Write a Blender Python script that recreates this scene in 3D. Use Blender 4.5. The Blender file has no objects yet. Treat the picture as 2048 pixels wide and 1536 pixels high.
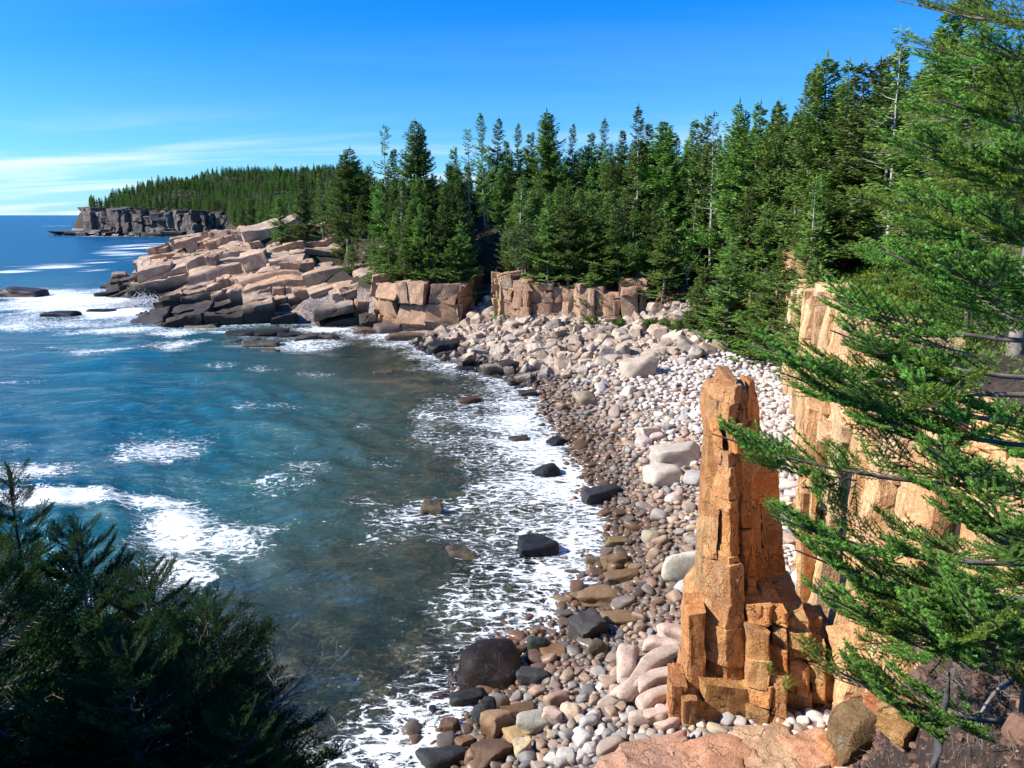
import bpy, math, random, time
import numpy as np
from mathutils import Vector, Matrix, Euler
T0 = time.time()
R = math.radians
rng = np.random.default_rng(7)
random.seed(7)
scene = bpy.context.scene
COL = scene.collection

# ------------------------------------------------------------------ camera
CAMZ, PITCH, F = 18.0, R(12.7), 1500.0
cam_d = bpy.data.cameras.new('camera'); cam = bpy.data.objects.new('camera', cam_d); COL.objects.link(cam)
cam.location = (0, 0, CAMZ); cam.rotation_euler = (math.pi/2 - PITCH, 0, 0)
cam_d.sensor_width = 36; cam_d.lens = 36*F/2048; cam_d.clip_start = 0.05; cam_d.clip_end = 60000
scene.camera = cam
# ------------------------------------------------------------------ light
SUN_AZ, SUN_EL = R(-97), R(37)          # azimuth clockwise from +Y
sun_dir = Vector((math.sin(SUN_AZ)*math.cos(SUN_EL), math.cos(SUN_AZ)*math.cos(SUN_EL), math.sin(SUN_EL)))
sl = bpy.data.lights.new('sun', 'SUN'); sl.energy = 5.0; sl.angle = R(0.53); sl.color = (1, .94, .85)
so = bpy.data.objects.new('sun', sl); COL.objects.link(so)
so.rotation_euler = (-sun_dir).to_track_quat('-Z', 'Y').to_euler(); so.location = (0, 0, 60)
world = bpy.data.worlds.new('World'); scene.world = world; world.use_nodes = True
vs = scene.view_settings; vs.view_transform = 'Standard'; vs.look = 'None'; vs.gamma = 1; vs.use_curve_mapping = False
vs.exposure = 0.78
scene.cycles.max_bounces = 5; scene.cycles.diffuse_bounces = 1; scene.cycles.glossy_bounces = 2
scene.cycles.transparent_max_bounces = 6; scene.cycles.transmission_bounces = 2
scene.cycles.use_denoising = True; scene.cycles.sample_clamp_indirect = 4

class NT:
    """tiny node-tree helper"""
    def __init__(s, nt): s.t = nt; nt.nodes.clear()
    def n(s, typ, ins=None, **kw):
        o = s.t.nodes.new(typ)
        for k, v in kw.items(): setattr(o, k, v)
        for k, v in (ins or {}).items():
            sock = o.inputs[k]
            if isinstance(v, bpy.types.NodeSocket): s.t.links.new(v, sock)
            elif isinstance(v, bpy.types.Node): s.t.links.new(v.outputs[0], sock)
            else: sock.default_value = v
        return o
    def m(s, op, a, b=0.0, c=None, clamp=False):
        d = {0: a, 1: b}
        if c is not None: d[2] = c
        return s.n('ShaderNodeMath', d, operation=op, use_clamp=clamp).outputs[0]
    def vm(s, op, a, b=(0, 0, 0)):
        return s.n('ShaderNodeVectorMath', {0: a, 1: b}, operation=op).outputs[0]
    def mix(s, f, a, b, blend='MIX'):
        o = s.n('ShaderNodeMix', data_type='RGBA', blend_type=blend)
        for i, v in ((0, f), (6, a), (7, b)):
            if isinstance(v, (bpy.types.NodeSocket,)): s.t.links.new(v, o.inputs[i])
            else: o.inputs[i].default_value = (tuple(v)+(1,))[:4] if i else v
        return o.outputs[2]
    def rng(s, v, a, b, c=0.0, d=1.0, smooth=True):
        return s.n('ShaderNodeMapRange', {0: v, 1: a, 2: b, 3: c, 4: d}, interpolation_type='SMOOTHSTEP' if smooth else 'LINEAR').outputs[0]
    def noise(s, vec, scale, detail=4, rough=.55, lac=2.0, dist=0.0):
        return s.n('ShaderNodeTexNoise', {'Vector': vec, 'Scale': scale, 'Detail': detail, 'Roughness': rough, 'Lacunarity': lac, 'Distortion': dist})
    def sep(s, v): return s.n('ShaderNodeSeparateXYZ', {0: v}).outputs
    def comb(s, x, y, z): return s.n('ShaderNodeCombineXYZ', {0: x, 1: y, 2: z}).outputs[0]

w = NT(world.node_tree)
sky = w.n('ShaderNodeTexSky', sky_type='NISHITA', sun_disc=False, sun_elevation=SUN_EL, sun_rotation=SUN_AZ,
          altitude=0, air_density=1.0, dust_density=0.15, ozone_density=3.0)
tc = w.n('ShaderNodeTexCoord').outputs['Generated']
nx, ny, nz = w.sep(tc)
zz = w.m('ADD', w.m('MAXIMUM', nz, 0.0), 0.10)
pl = w.comb(w.m('DIVIDE', nx, zz), w.m('DIVIDE', ny, zz), 0.0)
pl = w.n('ShaderNodeMapping', {'Vector': pl, 'Rotation': (0, 0, R(-18)), 'Scale': (.35, 1.3, 1)}).outputs[0]
c1 = w.noise(pl, .8, 7, .58, dist=.5).outputs[0]
c2 = w.noise(w.vm('ADD', pl, (5, 9, 0)), .35, 3, .5).outputs[0]
cl = w.m('MULTIPLY', w.rng(c1, .42, .66), w.rng(c2, .36, .55))
low = w.rng(nz, 0.03, .13, 1.0, .03)
cl = w.m('MULTIPLY', w.m('MULTIPLY', cl, low), .85)
tint = w.mix(1.0, sky.outputs[0], (.60, 1.10, 1.62), 'MULTIPLY')
tint = w.mix(w.rng(nz, .0, .30, .12, 1.0), tint, w.mix(1.0, tint, (.03, .72, 1.08), 'MULTIPLY'))
skyc = w.mix(cl, tint, (9.0, 9.6, 10.2))
bg = w.n('ShaderNodeBackground', {'Color': skyc, 'Strength': .072})
w.n('ShaderNodeOutputWorld', {0: bg.outputs[0]})

# ------------------------------------------------------------------ pixel -> place
cp, sp = math.cos(PITCH), math.sin(PITCH)
def ray(px, py):
    yc = (768-py)/F
    return np.array([(px-1024)/F, cp+yc*sp, -sp+yc*cp])
def at_z(px, py, z=0.0):
    d = ray(px, py); t = (z-CAMZ)/d[2]; return np.array([d[0]*t, d[1]*t, z])
def at_y(px, py, Y):
    d = ray(px, py); t = Y/d[1]; return np.array([d[0]*t, Y, CAMZ+d[2]*t])
def project(x, y, z):
    dz = z-CAMZ; zc = y*cp - dz*sp; yc = y*sp + dz*cp
    return 1024+F*x/zc, 768-F*yc/zc, zc

# ------------------------------------------------------------------ numpy noise
def _h(ix, iy, iz, s):
    h = (ix*374761393 + iy*668265263 + iz*2147483647*3 + s*1274126177) & 0xffffffff
    h = ((h ^ (h >> 13))*1274126177) & 0xffffffff
    return ((h ^ (h >> 16)) & 0xffff)/32767.5 - 1.0
def vnoise(p, s=0):
    p = np.asarray(p, float); i = np.floor(p).astype(np.int64); f = p-i; f = f*f*(3-2*f)
    r = 0
    for dx in (0, 1):
        wx = f[..., 0] if dx else 1-f[..., 0]
        for dy in (0, 1):
            wy = f[..., 1] if dy else 1-f[..., 1]
            for dz in (0, 1):
                wz = f[..., 2] if dz else 1-f[..., 2]
                r = r + wx*wy*wz*_h(i[..., 0]+dx, i[..., 1]+dy, i[..., 2]+dz, s)
    return r
def fbm(p, o=3, s=0):
    p = np.asarray(p, float); a, r = 1.0, 0
    for k in range(o): r = r + a*vnoise(p*2**k + 7.3*k, s+k); a *= .5
    return r
def vec3noise(p, o=2, s=0): return np.stack([fbm(p, o, s+11*k) for k in range(3)], -1)
def P3(x, y, z=0.0): return np.stack(np.broadcast_arrays(x, y, z), -1)
def sstep(a, b, x): t = np.clip((x-a)/(b-a), 0, 1); return t*t*(3-2*t)

def sd_poly(x, y, poly):
    """signed distance, positive inside"""
    x = np.asarray(x, float); y = np.asarray(y, float)
    d = np.full(x.shape, 1e18); ins = np.zeros(x.shape, bool); n = len(poly)
    for i in range(n):
        ax, ay = poly[i]; bx, by = poly[(i+1) % n]
        ex, ey = bx-ax, by-ay; wx, wy = x-ax, y-ay
        t = np.clip((wx*ex+wy*ey)/(ex*ex+ey*ey+1e-12), 0, 1)
        d = np.minimum(d, (wx-ex*t)**2+(wy-ey*t)**2)
        c = ((ay > y) != (by > y)); xi = ex*(y-ay)/((by-ay) if abs(by-ay) > 1e-9 else 1e-9)+ax
        ins ^= c & (x < xi)
    d = np.sqrt(d); return np.where(ins, d, -d)
def idw(x, y, pts, p=3.0):
    x = np.asarray(x, float); num = 0; den = 0
    for (a, b, z) in pts:
        wgt = 1.0/((x-a)**2+(y-b)**2+2.0)**(p/2); num = num+wgt*z; den = den+wgt
    return num/den

# ------------------------------------------------------------------ the lie of the land
SHORE_PX = [(860, 1560), (885, 1490), (905, 1440), (950, 1395), (1010, 1330), (1080, 1280), (1150, 1225), (1185, 1150),
            (1215, 1085), (1205, 1030), (1170, 960), (1150, 905), (1110, 845), (1080, 800), (1050, 765), (985, 745),
            (915, 722), (860, 700), (820, 672), (745, 662)]
SHORE = [tuple(at_z(a, b)[:2]) for a, b in SHORE_PX]
BEACH = [(-4.0, 14), (-4.5, 8)] + SHORE + [(-18, 125), (10, 140), (60, 140), (80, 40), (60, -20), (-4, -20)]
WALL = [(10.6, 8.0), (9.6, 13), (9.3, 18.4), (12.3, 27), (16.5, 40), (20.8, 53), (24.2, 64), (27.0, 74)]
FOREST = [(-21.5, 121), (-20.5, 118), (-14, 115), (-7.5, 114), (-6.3, 116), (-5.0, 132), (-2.5, 132), (-1.2, 109), (6, 106),
          (9, 103.5), (17, 101.5), (19.5, 106), (24, 112), (28, 103), (30, 92), (29, 84)] + WALL[::-1] + \
         [(14, 2), (16, -20), (320, -20), (420, 420), (-160, 420), (-110, 300), (-62, 215), (-46, 185), (-34, 150), (-26, 132)]
HF = [(-20, 121, 9), (-14, 117, 8.7), (-7, 116, 8.5), (-1, 111, 8.7), (6, 108, 8.7), (17, 103, 8.3), (24, 112, 7), (27, 90, 9.5), (29, 84, 10.5), (27, 74, 11.2), (24.2, 64, 11.8),
      (20.8, 53, 12.4), (16.5, 40, 13.0), (12.3, 27, 13.6), (9.6, 18, 14.0), (10, 13, 14.6), (11, 8, 15.2), (14, 0, 16.5), (-20, 150, 14), (0, 150, 18), (-15, 190, 15),
      (22, 138, 20), (42, 112, 21), (45, 85, 22), (46, 60, 24), (36, 35, 23), (24, 14, 21), (-46, 165, 12.5), (-60, 200, 8), (-36, 150, 14),
      (0, 200, 20), (60, 150, 26), (100, 90, 34), (70, 30, 34), (-100, 290, 12), (0, 320, 18), (110, 220, 30), (300, 100, 40), (300, 400, 30), (-30, 260, 14)]
NEAR = [(-18, -30), (-18, 9), (-12, 11), (-9, 9), (-3, 8.5), (1.5, 7), (3.0, 8), (4.2, 12), (6.8, 16.4), (8.6, 17.2), (13, 16), (16, -30)]
HL_PX = [(765, 662), (700, 650), (560, 648), (420, 652), (225, 650), (250, 632), (330, 618), (322, 606), (290, 602), (195, 592)]
HL = [tuple(at_z(a, b)[:2]) for a, b in HL_PX] + [(-101, 190), (-88, 222), (-40, 225), (0, 170), (-12, 123)]
def _c(px, py, D): p = at_y(px, py, D); return (p[0], p[1], p[2])
HLC = [_c(240, 641, 131), _c(300, 622, 134), _c(420, 613, 134), _c(560, 604, 131), _c(650, 598, 127),
       _c(655, 545, 127), _c(760, 548, 121), _c(740, 530, 128), _c(700, 520, 136),
       _c(600, 555, 139), _c(520, 563, 142), _c(420, 573, 147), _c(330, 585, 156), _c(255, 570, 172), _c(215, 583, 178),
       _c(620, 520, 148), _c(545, 517, 152), _c(450, 523, 160), _c(360, 532, 172), _c(300, 545, 180),
       _c(560, 458, 178), _c(600, 452, 176), _c(470, 461, 188), _c(405, 474, 195), _c(350, 498, 196), _c(610, 490, 158), _c(560, 488, 166), _c(450, 495, 175),
       (-62, 214, 9), (-92, 205, 4), (-35, 205, 15), (-22, 140, 13), (-16, 126, 9.6), (-98, 190, 3)]
FAR = [(-408, 700), (-372, 690), (-330, 672), (-290, 664), (-262, 640), (-225, 632), (-150, 480), (-100, 300), (250, 300), (500, 1500), (-300, 1500), (-455, 1050), (-448, 860), (-418, 760)]
HFAR = [(-380, 700, 19), (-360, 690, 22), (-300, 680, 23), (-240, 650, 20), (-150, 560, 20), (-405, 760, 24), (-430, 860, 34), (-408, 880, 42), (-404, 940, 52),
        (-80, 320, 10), (0, 330, 12), (-120, 420, 15), (0, 600, 16), (200, 330, 16), (200, 600, 20), (60, 450, 14), (-340, 930, 62), (-314, 960, 66), (-225, 960, 68), (-100, 960, 24), (-330, 800, 42), (-220, 780, 44), (0, 900, 15), (200, 900, 15), (-100, 800, 22), (100, 1200, 15), (-300, 1300, 50), (-440, 1040, 30), (100, 500, 15)]

def headland_h(x, y):
    d = sd_poly(x, y, HL)
    return np.where(d > 0, idw(x, y, HLC, 5.0)*sstep(-1, 2.5, d), -3+0*d), d
def ground(x, y):
    x = np.asarray(x, float); y = np.asarray(y, float)
    d = sd_poly(x, y, BEACH)
    z = np.interp(d, [-400, -60, -26, -14, -8, -3, 0, 3, 8, 20, 60], [-20, -9, -4.6, -2.2, -1.25, -.5, 0, .75, 1.7, 3.0, 4.6])
    z = z + np.where(d > 0, .18*fbm(P3(x/4, y/4), 2, 5)*np.clip(d/4, 0, 1), .15*fbm(P3(x/3, y/3), 2, 6))
    # talus rising under the far cliffs
    z = z + np.where(d > 0, 1.1*sstep(88, 108, y)*sstep(2, 18, d), 0)
    # gully of rubble between the cliffs
    z = z + 2.5*np.exp(-((x+3.6)/2.4)**2)*sstep(108, 128, y)
    df = sd_poly(x, y, FOREST)
    hf = idw(x, y, HF, 3.5) + .5*fbm(P3(x/7, y/7), 3, 9)
    z = np.where(df > .4, z + (hf-z)*sstep(.4, 2.0, df), z)
    # earth bank under the trees where there is no cliff (between the ribs)
    bank = 4+6*sstep(88, 108, y + .25*(x-20))
    rec = sstep(17, 21, x)*sstep(33, 29, x)*sstep(78, 84, y)
    z = np.maximum(z, z*(1-rec)+rec*np.minimum(bank, hf))
    dn = sd_poly(x, y, NEAR)
    hn = 16.5 - np.where(x > 3, .50, .92)*np.maximum(0, y-.3) - np.where(x > 3, .02*np.maximum(0, y-8)**2, 0) + .12*np.maximum(0, x-5)*sstep(2, 8, y)
    hn = hn + .25*fbm(P3(x, y), 3, 21) + .10*fbm(P3(x*2.3, y*2.3), 2, 22)
    z = np.where(dn > -.3, np.maximum(z, z+(hn-z)*sstep(-.3, np.where(x > 2.5, 3.4, 1.6), dn)**1.0), z)
    hh, dh = headland_h(x, y)
    z = np.where(dh > 1.5, np.maximum(z, hh-1.6), z)
    dF = sd_poly(x, y, FAR)
    hF = idw(x, y, HFAR, 3.0)+2*fbm(P3(x/30, y/30), 2, 3)
    z = np.where(dF > 0, np.maximum(z, hF*sstep(0, 12, dF)), z)
    return z
def hit(px, py, lo=3.0, hi=1200.0):
    d = ray(px, py); t = np.concatenate([np.arange(lo, 60, .05), np.arange(60, min(hi, 400), .25), np.arange(400, max(hi, 401), 2)])
    X, Y, Z = d[0]*t, d[1]*t, CAMZ+d[2]*t
    k = np.argmax(Z <= np.maximum(ground(X, Y), 0.0))
    return np.array([X[k], Y[k], max(Z[k], 0)])

# ------------------------------------------------------------------ mesh helpers
def mesh_from(name, V, faces, col=None, smooth=True, attrs=None, sharp=None):
    """faces: (N,k) int array or list of such arrays"""
    V = np.ascontiguousarray(V, np.float32).reshape(-1, 3)
    if isinstance(faces, np.ndarray): faces = [faces]
    faces = [f for f in faces if len(f)]
    me = bpy.data.meshes.new(name)
    me.vertices.add(len(V)); me.vertices.foreach_set('co', V.ravel())
    nl = sum(f.size for f in faces); nf = sum(len(f) for f in faces)
    me.loops.add(nl); me.loops.foreach_set('vertex_index', np.concatenate([f.ravel() for f in faces]).astype(np.int32))
    me.polygons.add(nf)
    tot = np.concatenate([np.full(len(f), f.shape[1], np.int32) for f in faces])
    st = np.concatenate([[0], np.cumsum(tot)[:-1]]).astype(np.int32)
    me.polygons.foreach_set('loop_start', st); me.polygons.foreach_set('loop_total', tot)
    me.polygons.foreach_set('use_smooth', np.full(nf, smooth, bool))
    me.update(calc_edges=True)
    if col is not None:
        a = me.attributes.new('col', 'FLOAT_COLOR', 'POINT'); c = np.ones((len(V), 4), np.float32); c[:, :3] = col
        a.data.foreach_set('color', c.ravel())
    for k, v in (attrs or {}).items():
        a = me.attributes.new(k, 'FLOAT', 'POINT'); a.data.foreach_set('value', np.asarray(v, np.float32).ravel())
    if sharp and smooth: me.set_sharp_from_angle(angle=R(sharp))
    return me
def link(name, data, mat=None, parent=None, loc=None, **props):
    o = bpy.data.objects.new(name, data); COL.objects.link(o)
    if mat is not None and not data.materials: data.materials.append(mat)
    if parent is not None: o.parent = parent
    if loc is not None: o.location = loc
    for k, v in props.items(): o[k] = v
    return o
def empty(name, loc=(0, 0, 0), **props):
    o = bpy.data.objects.new(name, None); COL.objects.link(o); o.location = loc; o.empty_display_size = .3
    for k, v in props.items(): o[k] = v
    return o
def tag(o, label, cat, group=None):
    o['label'] = label; o['category'] = cat
    if group: o['group'] = group
    return o
def rotz(a): c, s = math.cos(a), math.sin(a); return np.array([[c, -s, 0], [s, c, 0], [0, 0, 1.]])
def rand_rot(rg, tilt=.35, z=None):
    e = Euler((rg.normal()*tilt, rg.normal()*tilt, rg.uniform(0, 6.283) if z is None else z)); return np.array(e.to_matrix())

# ------------------------------------------------------------------ materials
def mat(name):
    m = bpy.data.materials.new(name); m.use_nodes = True; return m, NT(m.node_tree)
def geo_pos(t): return t.n('ShaderNodeNewGeometry').outputs['Position']

def rock_mat(name, cols, src='obj', wet=(0.3, 1.3), scale=1.0, crack=.5, bump=.5, dark=(.03, .026, .022), stripes=0.0, rough=.85, lichen=0.0, wetall=0.0, spec=.3, patch=.5, craggy=.08, wetr=.22):
    """cols = three tones; src 'obj' reads Object colour, 'attr' the point colour, both multiply the tones"""
    m, t = mat(name); pos = geo_pos(t)
    n1 = t.noise(pos, .35*scale, 5, .6).outputs[0]; n2 = t.noise(pos, 1.7*scale, 6, .65, dist=.4).outputs[0]; n3 = t.noise(pos, 14*scale, 5, .7).outputs[0]
    c = t.mix(t.rng(n2, .34, .66), cols[0], cols[1]); c = t.mix(t.m('MULTIPLY', t.rng(n1, .45, .68), patch), c, cols[2])
    sx, sy, sz = t.sep(pos)
    if stripes:
        sv = t.comb(t.m('MULTIPLY', sx, 3.4), t.m('MULTIPLY', sy, 3.4), t.m('MULTIPLY', sz, .35))
        sn = t.noise(sv, 1.6, 5, .65, dist=.3).outputs[0]
        c = t.mix(t.rng(sn, .56, .72, 0, stripes), c, tuple(v*.45 for v in cols[0]))
        c = t.mix(t.rng(sn, .44, .28, 0, stripes*.9), c, tuple(min(.75, v*1.45) for v in cols[1]))
    c = t.mix(1.0, c, t.mix(t.rng(n3, .3, .7), (.72, .72, .72), (1.22, 1.2, 1.18)), 'MULTIPLY')
    if src == 'obj': oc = t.n('ShaderNodeObjectInfo').outputs['Color']
    else: oc = t.n('ShaderNodeAttribute', attribute_name='col').outputs['Color']
    c = t.mix(1.0, c, oc, 'MULTIPLY')
    if lichen:
        ln = t.noise(pos, .9*scale, 6, .7).outputs[0]
        c = t.mix(t.rng(ln, .56, .66, 0, lichen), c, (.30, .27, .22))
    # hairline cracks
    wv = t.vm('ADD', pos, t.vm('MULTIPLY', t.noise(pos, 1.3*scale, 3).outputs[1], (.9, .9, .9)))
    vor = t.n('ShaderNodeTexVoronoi', {'Vector': t.vm('MULTIPLY', wv, (1, 1, .7)), 'Scale': .75*scale}, feature='DISTANCE_TO_EDGE').outputs[0]
    ck = t.m('MULTIPLY', t.rng(vor, .0, .020, 1, 0), t.rng(n2, .40, .56))
    vor2 = t.n('ShaderNodeTexVoronoi', {'Vector': wv, 'Scale': 2.6*scale}, feature='DISTANCE_TO_EDGE').outputs[0]
    ck2 = t.m('MULTIPLY', t.rng(vor2, .0, .03, 1, 0), t.rng(n1, .45, .6))
    ckm = t.m('MAXIMUM', ck, t.m('MULTIPLY', ck2, .7))
    c = t.mix(t.m('MULTIPLY', ckm, crack), c, tuple(v*.18 for v in cols[0]))
    # tide: wet and algae-dark stone near the water; the headland band also holds shade
    wz = t.m('ADD', sz, t.m('MULTIPLY', t.m('SUBTRACT', t.noise(pos, .5, 3).outputs[0], .5), 1.2))
    wt = t.rng(wz, wet[0], wet[1], 1, 0)
    if wetall: wt = t.m('MAXIMUM', wt, wetall)
    cd = t.mix(1.0, c, dark, 'MULTIPLY') if dark[0] > .12 else t.mix(.93, c, dark)
    c = t.mix(wt, c, cd)
    rg = t.m('SUBTRACT', rough, t.m('MULTIPLY', wt, rough-wetr))
    h = t.m('ADD', t.m('MULTIPLY', n2, .5), t.m('MULTIPLY', n3, craggy)); h = t.m('SUBTRACT', h, t.m('MULTIPLY', ckm, .10*crack))
    if stripes: h = t.m('ADD', h, t.m('MULTIPLY', sn, .35*stripes))
    b = t.n('ShaderNodeBump', {'Height': h, 'Strength': bump, 'Distance': .35/scale})
    p = t.n('ShaderNodeBsdfPrincipled', {'Base Color': c, 'Roughness': rg, 'Normal': b, 'Specular IOR Level': spec})
    t.n('ShaderNodeOutputMaterial', {0: p}); return m

ORANGE = ((.44, .185, .062), (.67, .345, .135), (.30, .15, .080))
WALLC = ((.58, .32, .15), (.77, .49, .26), (.44, .25, .13))
PINK = ((.36, .235, .155), (.56, .40, .275), (.26, .185, .13))
M_stack = rock_mat('stack_granite', ORANGE, wet=(-1, 0), scale=1.0, crack=.8, bump=.9, stripes=.5, lichen=.35, craggy=.28)
M_wall = rock_mat('wall_granite', WALLC, wet=(-1, 0), scale=.8, crack=.65, bump=.9, stripes=.85, craggy=.16)
M_head = rock_mat('headland_granite', PINK, wet=(2.0, 4.4), wetr=.65, scale=.45, crack=.45, bump=.8, lichen=.25, dark=(.018, .015, .013), craggy=.2)  # tide-dark foot and shade on the lower front, painted as one band
M_head_a = rock_mat('headland_granite_joined', PINK, src='attr', wet=(2.0, 4.4), wetr=.65, scale=.45, crack=.45, bump=.8, lichen=.25, dark=(.018, .015, .013), craggy=.2)  # same dark band: tide-dark foot with painted shade
M_cliff = rock_mat('cliff_granite', ((.35, .205, .125), (.52, .335, .21), (.25, .16, .105)), wet=(.4, 2.2), scale=.55, crack=.8, bump=.8, stripes=.3, lichen=.2, craggy=.2)
M_far = rock_mat('far_cliff_rock', ((.10, .085, .075), (.19, .155, .13), (.07, .065, .062)), wet=(1.5, 5), scale=.10, crack=.5, bump=.6, stripes=0, craggy=.2)
M_talus = rock_mat('talus_granite', ((.34, .25, .18), (.53, .415, .31), (.27, .21, .165)), wet=(.5, 1.6), scale=1.0, crack=.25, bump=.6)
M_talus_a = rock_mat('talus_granite_joined', ((.34, .25, .18), (.53, .415, .31), (.27, .21, .165)), src='attr', wet=(.5, 1.6), scale=1.0, crack=.25, bump=.6)
COB = ((.78, .78, .78), (1.0, 1.0, 1.0), (.86, .84, .84))
M_cob = rock_mat('cobble_stone', COB, wet=(.55, 1.35), scale=2.5, crack=.08, bump=.22, dark=(.40, .34, .28), patch=.5, craggy=.12, spec=.35)
M_cob_a = rock_mat('cobble_stone_joined', COB, src='attr', wet=(.55, 1.35), scale=2.5, crack=.08, bump=.22, dark=(.40, .34, .28), patch=.5, craggy=.12, spec=.35)
M_ledge = rock_mat('weathered_ledge', ((.50, .27, .17), (.66, .40, .27), (.40, .23, .16)), wet=(-1, 0), scale=1.1, crack=.8, bump=1.0, stripes=.25, lichen=.3, craggy=.3)
M_boul = rock_mat('pale_boulder_stone', COB, wet=(-.2, .5), scale=1.3, crack=.35, bump=.4, dark=(.05, .04, .03), craggy=.15)
M_wet = rock_mat('wet_black_rock', COB, wet=(-1, 0), scale=1.5, crack=.3, bump=.6, rough=.40, spec=.12, craggy=.14)
def weed_mat():
    m, t = mat('weedy_rock'); pos = geo_pos(t)
    n = t.noise(pos, 2.5, 6, .7).outputs[0]; f = t.noise(pos, 18, 5, .75).outputs[0]
    c = t.mix(t.rng(n, .38, .62), (.035, .024, .012), (.20, .135, .045)); c = t.mix(t.rng(f, .35, .7), t.mix(.6, c, (.015, .012, .008)), c)
    b = t.n('ShaderNodeBump', {'Height': t.m('ADD', t.m('MULTIPLY', f, .6), n), 'Strength': .9, 'Distance': .15})
    p = t.n('ShaderNodeBsdfPrincipled', {'Base Color': c, 'Roughness': .4, 'Normal': b}); t.n('ShaderNodeOutputMaterial', {0: p}); return m
M_weed = weed_mat()

def ground_mat():
    m, t = mat('shore_ground'); pos = geo_pos(t); sx, sy, sz = t.sep(pos)
    v = t.n('ShaderNodeTexVoronoi', {'Vector': pos, 'Scale': 3.2}); ve = t.n('ShaderNodeTexVoronoi', {'Vector': pos, 'Scale': 3.2}, feature='DISTANCE_TO_EDGE').outputs[0]
    peb = t.mix(t.sep(v.outputs['Color'])[0], (.17, .12, .10), (.40, .34, .30))
    peb = t.mix(t.rng(ve, 0, .14, .55, 0), peb, (.05, .042, .036))
    bwv = t.vm('ADD', pos, t.vm('MULTIPLY', t.noise(pos, 1.6, 3).outputs[1], (.9, .9, .9))); bed = t.n('ShaderNodeTexVoronoi', {'Vector': bwv, 'Scale': 1.9}, feature='SMOOTH_F1'); be = t.n('ShaderNodeTexVoronoi', {'Vector': bwv, 'Scale': 1.9}, feature='DISTANCE_TO_EDGE').outputs[0]
    bc = t.mix(t.sep(bed.outputs['Color'])[1], (.20, .13, .06), (.58, .44, .26)); bc = t.mix(t.rng(be, 0, .16, .30, 0), bc, (.02, .02, .012))
    bc = t.mix(t.rng(t.noise(pos, .25, 4).outputs[0], .45, .6), bc, (.05, .07, .03))
    n = t.noise(pos, .6, 6, .7).outputs[0]; n2 = t.noise(pos, 6, 6, .75).outputs[0]
    soil = t.mix(t.rng(n2, .35, .65), (.018, .012, .009), (.085, .050, .034)); soil = t.mix(t.m('MULTIPLY', t.rng(n, .46, .58), t.rng(sy, 18, 24)), soil, (.025, .035, .012))
    lowc = t.mix(t.rng(sz, -.15, .15), bc, peb)
    rb = t.m('MULTIPLY', t.m('MULTIPLY', t.rng(sx, 17, 19), t.rng(sx, 30, 26)), t.m('MULTIPLY', t.rng(sz, 5, 5.6), t.rng(sz, 8.5, 7.2)))
    soil = t.mix(t.m('MULTIPLY', rb, t.rng(n, .38, .52)), soil, (.26, .11, .05))
    c = t.mix(t.rng(t.m('ADD', sz, t.m('MULTIPLY', n, 1.5)), 6.2, 7.2), lowc, soil)
    b = t.n('ShaderNodeBump', {'Height': t.m('ADD', t.m('ADD', n2, t.m('MULTIPLY', ve, .8)), n), 'Strength': .8, 'Distance': .25})
    p = t.n('ShaderNodeBsdfPrincipled', {'Base Color': c, 'Roughness': .9, 'Normal': b}); t.n('ShaderNodeOutputMaterial', {0: p}); return m
M_ground = ground_mat()

def leaf_mat(name, c1, c2, trans=.35, var=.35, tcol=None, attr=True, rough=.55):
    m, t = mat(name); oi = t.n('ShaderNodeObjectInfo').outputs['Random']
    c = t.mix(t.noise(geo_pos(t), .8, 3).outputs[0], c1, c2)
    if attr: c = t.mix(1.0, c, t.n('ShaderNodeAttribute', attribute_name='col').outputs['Color'], 'MULTIPLY')
    h = t.n('ShaderNodeHueSaturation', {'Hue': t.m('ADD', .5, t.m('MULTIPLY', t.m('SUBTRACT', oi, .5), .07*var)), 'Saturation': 1.0,
            'Value': t.m('ADD', 1-var*.7, t.m('MULTIPLY', oi, 1.4*var)), 'Color': c}).outputs[0]
    p = t.n('ShaderNodeBsdfPrincipled', {'Base Color': h, 'Roughness': rough, 'Specular IOR Level': .35})
    tr = t.n('ShaderNodeBsdfTranslucent', {'Color': t.mix(1.0, h, tcol or (1.3, 1.5, .5), 'MULTIPLY')})
    s = t.n('ShaderNodeMixShader', {0: trans, 1: p.outputs[0], 2: tr.outputs[0]}); t.n('ShaderNodeOutputMaterial', {0: s.outputs[0]}); return m
M_needle = leaf_mat('spruce_foliage', (.125, .205, .045), (.215, .32, .070), .38, .55)
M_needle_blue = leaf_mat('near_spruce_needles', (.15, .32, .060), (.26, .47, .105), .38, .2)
M_needle_dark = leaf_mat('shaded_spruce_needles', (.030, .080, .018), (.052, .135, .030), .25, .3)  # shade of the lower left clump worked into the needle colour
M_needle_yel = leaf_mat('yellow_green_spruce_needles', (.17, .26, .045), (.27, .36, .06), .4, .2)  # needles of a yellower green
M_leaf = leaf_mat('broad_leaves', (.085, .17, .03), (.15, .26, .05), .45, .35)
M_leafpale = leaf_mat('grey_green_leaves', (.10, .155, .06), (.16, .22, .09), .4, .35)
M_cover = leaf_mat('ground_cover_leaves', (.10, .17, .028), (.19, .27, .04), .4, .1)
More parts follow.
